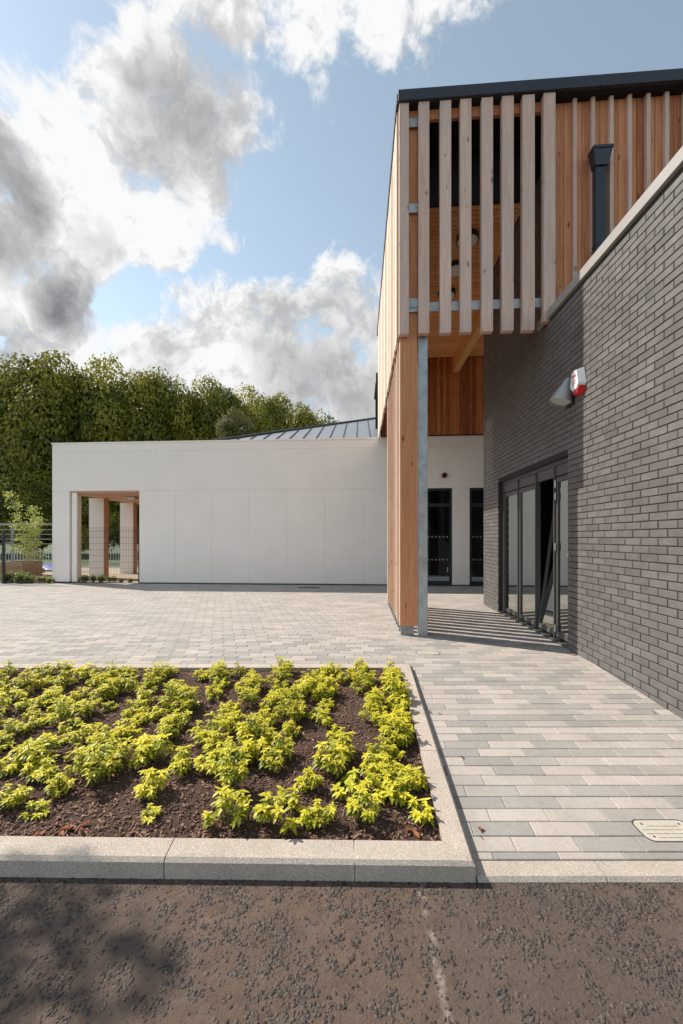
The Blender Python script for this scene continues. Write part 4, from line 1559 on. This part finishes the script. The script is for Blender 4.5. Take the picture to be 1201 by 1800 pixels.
for (xx, dpos, big) in spots:
    yy = (dpos + xx * ST) / CT
    if yy > BR.y + (xx - BR.x) * math.tan(TH) - 0.2:
        continue
    pxx, pyy, _d = to_px((xx, yy, 0))
    if pxx < -120:
        continue
    fm, sm = variants[6 + prng.randrange(2)] if big < 0.32 and dpos < 2.35 else prng.choice(variants)
    back = (BR.y + (xx - BR.x) * math.tan(TH)) - yy
    frontd = yy - (FR.y + (xx - FR.x) * math.tan(math.radians(3.1)))
    small = big < 0.32 and dpos < 2.35
    lab = ('tiny sparse golden shrub with few shoots by the raised road kerb' if small else
           'golden green shrub hugging the kerb beside the paved path' if xx > 0.16 else
           'golden green shrub in the row against the plaza kerb' if back < 0.42 else
           'golden green shrub nearest the raised road kerb' if frontd < 0.50 else
           'golden green leafy shrub in the middle of the bark mulch bed')
    r_ = thing('golden_shrub', lab, 'shrub', (xx, yy, soil_z(xx, yy)), 'golden shrubs in the planting bed')
    s_ = prng.uniform(0.62, 1.08) * (1.1 if dpos < 2.55 and not small else 1.0)
    lim = FR.y + (xx - FR.x) * math.tan(math.radians(3.1)) + 0.125 + 0.14 * s_
    yy = max(yy, lim)
    xx = min(xx, BR.x - 0.125 - 0.115 * s_)
    r_.location = (xx, yy, soil_z(xx, yy))
    r_.scale = (s_, s_, s_ * prng.uniform(0.85, 1.1))
    r_.rotation_euler = (0, 0, prng.uniform(0, 6.28))
    for nm, me, mt in (('foliage', fm, 'golden_leaf'), ('stem', sm, 'plant_stem')):
        o = bpy.data.objects.new(nm, me)
        if not me.materials:
            me.materials.append(M[mt])
        COL.objects.link(o)
        o.parent = r_
# withered leaves among the shrubs
def dry_leaf(x_, y_, z_, s_, yaw_, label, group):
    me = MB()
    me.poly([(0, -0.5 * s_, 0.002), (0.32 * s_, -0.1 * s_, 0.010), (0, 0.02 * s_, 0.004)])
    me.poly([(0, -0.5 * s_, 0.002), (0, 0.02 * s_, 0.004), (-0.32 * s_, -0.1 * s_, 0.014)])
    me.poly([(0.32 * s_, -0.1 * s_, 0.010), (0.12 * s_, 0.5 * s_, 0.012), (0, 0.02 * s_, 0.004)])
    me.poly([(-0.32 * s_, -0.1 * s_, 0.014), (0, 0.02 * s_, 0.004), (0.12 * s_, 0.5 * s_, 0.012)])
    o_ = link('fallen_leaf', mesh_np('fallen_leaf', np.array(me.V), me.F, me.T), 'dead_leaf', None, (x_, y_, z_), (0, 0, yaw_))
    tag(o_, label, 'leaf', group)


for (x_, y_, s_) in ((845, 1461, .045), (772, 1255, .03), (748, 1249, .022), (813, 1334, .03), (826, 1093, .05), (1030, 1152, .06), (846, 1476, .02), (1150, 1254, .03)):
    p_ = at_ground(x_, y_, -0.05)
    p_ = at_ground(x_, y_, ground_z(p_.x, p_.y))
    dry_leaf(min(p_.x, WX - 0.05), p_.y, ground_z(p_.x, p_.y) + 0.001, s_, prng.uniform(0, 6), 'small dry brown leaf lying on the paving blocks', 'dry leaves on the paving')
for (x_, y_) in ((60, 1470), (90, 1480), (110, 1462), (135, 1470), (385, 1395), (590, 1290), (345, 1300), (500, 1420), (735, 1465), (300, 1370), (430, 1325)):
    p_ = at_ground(x_, y_, -0.07)
    for q in range(3):
        xx, yy = p_.x + prng.gauss(0, 0.035), p_.y + abs(prng.gauss(0, 0.03))
        if yy < FR.y + (xx - FR.x) * math.tan(math.radians(3.1)) + 0.15:
            yy += 0.08
        dry_leaf(xx, yy, soil_z(xx, yy) + 0.006, prng.uniform(.035, .06), prng.uniform(0, 6), 'withered orange brown leaf lying on the bark mulch', 'withered leaves in the bed')

# ------------------------------------------------------------------ trees
def crown_mesh(seed, rx, rz, lobes, leaves, size, tone_mu=0.45):
    r_ = np.random.default_rng(seed)
    # lobes spread through the crown, larger low down
    c = r_.normal(0, 1, (lobes, 3))
    c /= np.linalg.norm(c, axis=1, keepdims=True)
    c *= (r_.random((lobes, 1)) ** 0.35) * 0.74
    c[:, 0:2] *= rx
    c[:, 2] *= rz
    lr = r_.uniform(0.22, 0.46, lobes) * rx
    idx = r_.integers(0, lobes, leaves)
    v = r_.normal(0, 1, (leaves, 3))
    v /= np.linalg.norm(v, axis=1, keepdims=True)
    rad = lr[idx] * (r_.random(leaves) ** 0.16) * r_.uniform(0.9, 1.12, leaves)
    P = c[idx] + v * rad[:, None] * np.array([1, 1, 0.85])
    nor = v + r_.normal(0, 0.42, (leaves, 3)) + np.array([0, 0, 0.25])
    nor /= np.linalg.norm(nor, axis=1, keepdims=True)
    t1 = np.cross(nor, r_.normal(0, 1, (leaves, 3)))
    t1 /= np.linalg.norm(t1, axis=1, keepdims=True)
    t2 = np.cross(nor, t1)
    s_ = size * r_.uniform(0.6, 1.35, leaves)[:, None]
    V_ = np.stack([P - t1 * s_, P - t2 * s_ * 0.55 + nor * s_ * 0.15, P + t1 * s_, P + t2 * s_ * 0.55 + nor * s_ * 0.15], 1).reshape(-1, 3)
    b_ = (np.arange(leaves) * 4)[:, None]
    F_ = np.concatenate([b_, b_ + 1, b_ + 2, b_ + 3], 1)
    lt = r_.normal(0, 0.17, lobes)
    T_ = (tone_mu + lt[idx] + r_.normal(0, 0.16, leaves)).clip(0, 1)
    return mesh_np('crown', V_, F_, T_)


def trunk_mesh(seed, h, r0, reach):
    r_ = random.Random(seed)
    mb = MB()
    mb.tube([(0, 0, -0.1), (0.05, 0.02, h * 0.35), (-0.04, 0.05, h * 0.7), (0.02, 0, h)], [r0, r0 * 0.85, r0 * 0.55, r0 * 0.25], 8)
    for k in range(7):
        z0 = h * r_.uniform(0.3, 0.8)
        a = k * 0.9 + r_.random()
        e = Vector((math.cos(a) * reach * r_.uniform(.5, .9), math.sin(a) * reach * r_.uniform(.5, .9), z0 + reach * r_.uniform(.5, 1.0)))
        mb.tube([(0, 0, z0), (e.x * 0.5, e.y * 0.5, z0 + (e.z - z0) * 0.4), tuple(e)], [r0 * 0.4, r0 * 0.25, r0 * 0.08], 6)
    return mesh_np('trunk', np.array(mb.V), mb.F, mb.T)


crowns = [crown_mesh(100 + k, 1.0, 1.25, 34, 42000, 0.030) for k in range(4)]
crown_br = crown_mesh(140, 1.0, 1.0, 34, 16000, 0.032, 0.5)
trunks = [trunk_mesh(50 + k, 1.9, 0.06, 0.7) for k in range(2)]
tspec = [(-60, 640, 34, 5.4, 'tall dense tree furthest from the metal roof, behind the birch'),
         (70, 606, 34, 5.0, 'tallest rounded dark green tree behind the porch end of the hall'),
         (165, 620, 37, 5.0, 'broad yellow topped tree behind the porch opening'),
         (255, 648, 40, 4.8, 'dark green tree rising just right of the porch opening'),
         (315, 672, 43, 4.6, 'dense green tree behind the middle of the white hall'),
         (385, 658, 44, 4.9, 'yellow green domed tree rising where the metal roof begins'),
         (432, 684, 47, 4.6, 'rounded green tree behind the bronze tinted tree'),
         (480, 694, 50, 4.8, 'green tree above the low end of the metal roof'),
         (556, 704, 54, 5.2, 'last small green tree before the larch clad storey')]
for k, (x_, ytop, D, R_, lab) in enumerate(tspec):
    top = at_depth(x_, ytop, D)
    hgt = top.z
    rz = hgt * 0.47
    t_ = thing('broadleaf_tree', lab, 'tree', (top.x, D, -0.01), 'row of trees beyond the hall')
    yaw = k * 1.1
    o = link('crown', crowns[k % 4], 'tree_leaf', t_, (top.x, D, hgt - rz * 1.0), (0, 0, yaw))
    o.scale = (R_, R_, rz / 1.08)
    o = link('trunk', trunks[k % 2], 'bark', t_, (top.x, D, 0), (0, 0, yaw))
    o.scale = (R_, R_, hgt * 0.42)
# low understorey filling between the trunks
for k, (x_, D, R_, hgt, lab) in enumerate(((-40, 31, 3.6, 6.5, 'dark bushy undergrowth below the tallest trees, beside the birch'), (45, 30, 3.2, 7.2, 'dark understorey bush seen above the bow topped railing'), (130, 31, 3.4, 6.4, 'dark understorey bush seen through the porch opening'), (215, 33, 3.6, 6.2, 'understorey bush seen between the porch piers'))):
    p_ = at_depth(x_, 900, D)
    t_ = thing('understorey_bush', lab, 'bush', (p_.x, D, -0.01), 'bushes beneath the trees')
    o = link('crown', crowns[(k + 1) % 4], 'tree_leaf', t_, (p_.x, D, hgt * 0.5), (0, 0, k * 2.0))
    o.scale = (R_, R_, hgt * 0.42)
    o = link('trunk', trunks[k % 2], 'bark', t_, (p_.x, D, 0))
    o.scale = (R_ * 0.6, R_ * 0.6, hgt * 0.3)
p_ = at_depth(420, 712, 36)
t_ = thing('bronze_tree', 'round bronze tinted bushy tree in front of the green trees', 'tree', (p_.x, 36, -0.01))
o = link('crown', crown_br, 'autumn_leaf', t_, (p_.x, 36, p_.z - 2.4))
o.scale = (2.1, 2.1, 2.3)
o = link('trunk', trunks[0], 'bark', t_, (p_.x, 36, 0))
o.scale = (1.6, 1.6, (p_.z - 3) / 1.9)

# street tree outside the frame whose shade falls across the road
hit = at_ground(-10, 1690, ROAD_Z)
tc_ = hit + SUN_DIR * (5.0 / SUN_DIR.z)
t_ = thing('street_tree', 'slender young tree in the planting bed beside the road', 'tree', (tc_.x, tc_.y, 0.0))
o = link('crown', crown_mesh(200, 1.0, 1.2, 22, 620, 0.085, 0.6), 'birch_leaf', t_, (tc_.x, tc_.y, 4.85))
o.scale = (0.55, 0.55, 0.6)
o = link('trunk', trunk_mesh(77, 2.4, 0.03, 0.35), 'bark', t_, (tc_.x, tc_.y, 0))
o.scale = (1, 1, 1.95)

# young birch by the fence
bb = at_ground(53, 1009, 0.0)
br = thing('birch_sapling', 'slender multi stemmed young birch in bark mulch beside the porch', 'tree', tuple(bb))
tr_m = MB()
rb = random.Random(3)
tips = []
for k in range(3):
    lean = Vector(((-0.55, -0.12, 0.22)[k], (0.1, 0.25, -0.1)[k], 0))
    top = (3.15, 2.55, 2.1)[k]
    pth = [Vector((bb.x + (k - 1) * 0.10, bb.y, -0.05))]
    for q in range(1, 8):
        f = q / 7
        pth.append(pth[0] + lean * f * f * 1.6 + Vector((rb.gauss(0, .02), rb.gauss(0, .02), top * f)))
    tr_m.tube(pth, [0.028 * (1 - q / 8.5) for q in range(8)], 6)
    for q in range(2, 8):
        for s_ in range(3):
            a = rb.uniform(0, 6.28)
            ln = (1.05 - q / 9) * rb.uniform(.3, .65)
            e = pth[q] + Vector((math.cos(a) * ln, math.sin(a) * ln, ln * 0.55))
            tr_m.tube([pth[q], (pth[q] + e) / 2 + Vector((0, 0, .04)), e], [0.008, 0.006, 0.003], 4, cap=False)
            tips += [pth[q].lerp(e, f_) for f_ in (0.35, 0.55, 0.7, 0.85, 1.0)]
tr_m.build('trunk', 'birch_bark', br)
tp = np.array([tuple(t) for t in tips])
nl = 1900
r_ = np.random.default_rng(9)
P = tp[r_.integers(0, len(tp), nl)] + r_.normal(0, 0.085, (nl, 3))
nor = r_.normal(0, 1, (nl, 3))
nor /= np.linalg.norm(nor, axis=1, keepdims=True)
t1 = np.cross(nor, r_.normal(0, 1, (nl, 3)))
t1 /= np.linalg.norm(t1, axis=1, keepdims=True)
t2 = np.cross(nor, t1)
s_ = r_.uniform(0.028, 0.055, nl)[:, None]
V = np.stack([P - t1 * s_, P - t2 * s_ * .6, P + t1 * s_, P + t2 * s_ * .6], 1).reshape(-1, 3) - np.array(bb)
b_ = (np.arange(nl) * 4)[:, None]
link('crown', mesh_np('crown', V, np.concatenate([b_, b_ + 1, b_ + 2, b_ + 3], 1), r_.uniform(0.2, 1, nl)), 'birch_leaf', br, tuple(bb))


# low green shrubs along the fence and in the porch opening
def small_shrub(x_, y_, s_, label, group, name='low_shrub', green=0.1):
    fm, sm = variants[prng.randrange(6)]
    r2 = thing(name, label, 'shrub', (x_, y_, -0.01), group)
    r2.scale = (s_, s_, s_)
    r2.rotation_euler = (0, 0, prng.uniform(0, 6))
    for nm, me, mt in (('foliage', fm2, 'shrub_leaf'), ('stem', sm2, 'plant_stem')):
        o_ = bpy.data.objects.new(nm, me)
        if not me.materials:
            me.materials.append(M[mt])
        COL.objects.link(o_)
        o_.parent = r2


fm2, sm2 = shrub_meshes(random.Random(31), 26, 0.13, 0.20, 0.045, 0.25)
for (x_, y_, s_) in ((10, 1024, 1.7), (25, 1024, 2.0), (38, 1025, 1.8), (52, 1025, 1.4), (66, 1026, 1.3), (80, 1026, 1.1)):
    p_ = at_ground(x_, y_, 0.0)
    small_shrub(p_.x, max(p_.y, 12.2), s_, 'low bushy green shrub at the foot of the mesh fence beside the porch', 'shrubs along the mesh fence')
for (x_, s_) in ((142, 1.3), (156, 1.25), (171, 1.35), (188, 1.2), (205, 0.8), (222, 0.8)):
    p_ = at_depth(x_, 1020, 12.32)
    small_shrub(p_.x, 12.55, s_, 'low green shrub growing in the porch opening behind the mesh fence', 'shrubs in the porch opening')

# ------------------------------------------------------------------ fences, railing, planter, tarpaulin
def mesh_fence(x0, x1, y0, h, label, rails=True, posts=()):
    root = thing('mesh_fence', label, 'fence', ((x0 + x1) / 2, y0, 0))
    vert, k = MB(), 0
    x = x0
    while x <= x1 + 1e-6:
        vert.box(x - 0.0022, x + 0.0022, y0 - 0.0022, y0 + 0.0022, 0.05, h)
        x += 0.05
    p_ = vert.build('vertical_wires', 'fence_green_black', root, kind='stuff')
    z = 0.08
    while z < h:
        MB().box(x0, x1, y0 - 0.009, y0 - 0.003, z - 0.003, z + 0.003).build('horizontal_wire', 'fence_green_black', root)
        z += 0.195
    for xp in posts:
        q = MB().box(xp - 0.032, xp + 0.032, y0 + 0.004, y0 + 0.064, -0.1, h + 0.04).build('post', 'fence_green_black', root, bevel=0.004)
        for zb in (0.25, 0.85, 1.45):
            MB().disc((xp, y0 + 0.003, zb), (0, -1, 0), 0.010, 0.010, 0.012, 8).build('post_clip', 'hinge_steel', q)
    return root


xl = at_depth(5, 1000, 11.95).x
mesh_fence(xl - 2.5, XL - 0.03, 11.95, 1.62, 'dark mesh fence panel running away from the white hall beside the birch', posts=(xl,))
mesh_fence(OPL + 0.24, OPR - 0.03, HY + 0.16, 1.78, 'dark mesh fence panel closing the porch opening', posts=(OPR - 0.10,))
# a barred barrier beyond the fence
y0 = 17.0
hb_ = thing('barred_barrier', 'grey horizontal barred barrier standing behind the birch', 'fence', (-15.5, y0, 0))
for k in range(5):
    z = 1.15 + 0.21 * k
    MB().box(-18.5, -12.2, y0 - 0.02, y0 + 0.02, z, z + (0.035 if k < 4 else 0.09)).build('bar', 'galvanised_dull', hb_)
for x_ in (-18.4, -15.4, -12.3):
    MB().box(x_ - 0.04, x_ + 0.04, y0 + 0.021, y0 + 0.1, -0.05, 2.1).build('post', 'galvanised_dull', hb_)


def bow_railing(pa, pb, h, label):
    root = thing('bow_top_railing', label, 'railing', tuple((pa + pb) / 2))
    dv = (pb - pa)
    ln = dv.length
    dv.normalize()
    for z in (0.14, h - 0.16):
        MB().tube([pa + Vector((0, 0, z)), pb + Vector((0, 0, z))], 0.014, 5).build('rail', 'railing_white', root)
    cnt = int(ln / 0.28)
    hp = None
    for k in range(cnt):
        a = pa + dv * (k * 0.28)
        pts = [a + Vector((0, 0, 0.05)), a + Vector((0, 0, h - 0.10))]
        for q in range(1, 6):
            w = math.pi * q / 6
            pts.append(a + dv * (0.07 - 0.07 * math.cos(w)) + Vector((0, 0, h - 0.10 + 0.07 * math.sin(w))))
        pts += [a + dv * 0.14 + Vector((0, 0, h - 0.10)), a + dv * 0.14 + Vector((0, 0, 0.05))]
        if hp is None:
            mb = MB().tube([q - a for q in pts], 0.017, 4, cap=False)
            hp = mesh_np('hoop', np.array(mb.V), mb.F, mb.T)
        link('hoop', hp, 'railing_white', root, tuple(a))


bow_railing(Vector((-24.5, 18.6, 0)), Vector((-14.6, 20.0, 0)), 0.92, 'pale bow topped railing behind the birch and timber planter')
bow_railing(Vector((-14.4, 21.2, 0)), Vector((-8.0, 22.2, 0)), 0.98, 'pale bow topped railing beyond the porch piers')
pa = at_ground(-12, 1014, 0.0)
pb = at_ground(44, 1014, 0.0)
pr = thing('timber_planter', 'raised planter box of pale timber boards beside the birch', 'planter', ((pa.x + pb.x) / 2, pa.y, 0))
me_p = local_box(pb.x - pa.x, 0.045, 0.175, 0.006)
for k in range(3):
    link('board', me_p, 'planter_timber', pr, ((pa.x + pb.x) / 2, pa.y, 0.095 + 0.18 * k))
    link('board', me_p, 'planter_timber', pr, ((pa.x + pb.x) / 2, pa.y + 0.9, 0.095 + 0.18 * k))
for x_ in (pa.x + 0.05, pb.x - 0.05):
    MB().box(x_ - 0.05, x_ + 0.05, pa.y + 0.024, pa.y + 0.875, 0, 0.53).build('end', 'planter_timber', pr)
MB().box(pa.x + 0.11, pb.x - 0.11, pa.y + 0.03, pa.y + 0.87, 0.02, 0.46).build('soil', 'mulch_soil', pr)
tp_ = at_ground(72, 1001, 0.0)
nn = 14
V = []
for j in range(nn):
    for i in range(nn):
        u_, v_ = i / (nn - 1) - 0.5, j / (nn - 1) - 0.5
        V.append((u_ * 2.6, v_ * 1.6, 0.03 + 0.30 * max(0, 1 - (abs(v_) * 2) ** 2) * max(0, 1 - (abs(u_) * 2) ** 3) * (0.6 + 0.5 * u_) + 0.03 * RND.random()))
Fq = [(j * nn + i, j * nn + i + 1, (j + 1) * nn + i + 1, (j + 1) * nn + i) for j in range(nn - 1) for i in range(nn - 1)]
tpo = link('tarpaulin', mesh_np('tarpaulin', np.array(V), Fq, None, False), 'blue_tarpaulin', None, (tp_.x, tp_.y, 0))
md = tpo.modifiers.new('thickness', 'SOLIDIFY')
md.thickness = 0.01
tag(tpo, 'crumpled blue tarpaulin lying on the ground behind the birch', 'tarpaulin')
# timber sleeper edging and mulch strip behind the fence
e0, e1 = at_ground(38, 1006, 0.0), at_ground(96, 1004, 0.0)
MB().hexa([(e0.x, e0.y, -0.02), (e1.x, e1.y, -0.02), (e1.x, e1.y + .12, -0.02), (e0.x, e0.y + .12, -0.02), (e0.x, e0.y, .16), (e1.x, e1.y, .16), (e1.x, e1.y + .12, .16), (e0.x, e0.y + .12, .16)])
sl_o = MB().box(e0.x, e1.x, e0.y, e0.y + 0.12, -0.02, 0.16).build('timber_sleeper', 'planter_timber', None, bevel=0.008)
tag(sl_o, 'long timber sleeper edging in front of the blue tarpaulin', 'sleeper')
N = 1500
cx = NP.uniform(-14.5, -9.9, N)
cyy = NP.uniform(12.3, 14.8, N)
V, Fq, T = scatter_chips(np.stack([cx, cyy, np.full(N, -0.005)], 1), NP.uniform(0.02, 0.05, N), NP.uniform(0.2, 0.5, N), NP.uniform(0, 6.28, N), NP.uniform(0.3, 1, N), NP.uniform(1, 2, N))
o = link('bark_mulch', mesh_np('bark_mulch_far', V, Fq, T), 'bark_chip', None, (0, 0, 0))
tag(o, 'scattered brown bark mulch behind the mesh fence by the birch', 'mulch', kind='stuff')
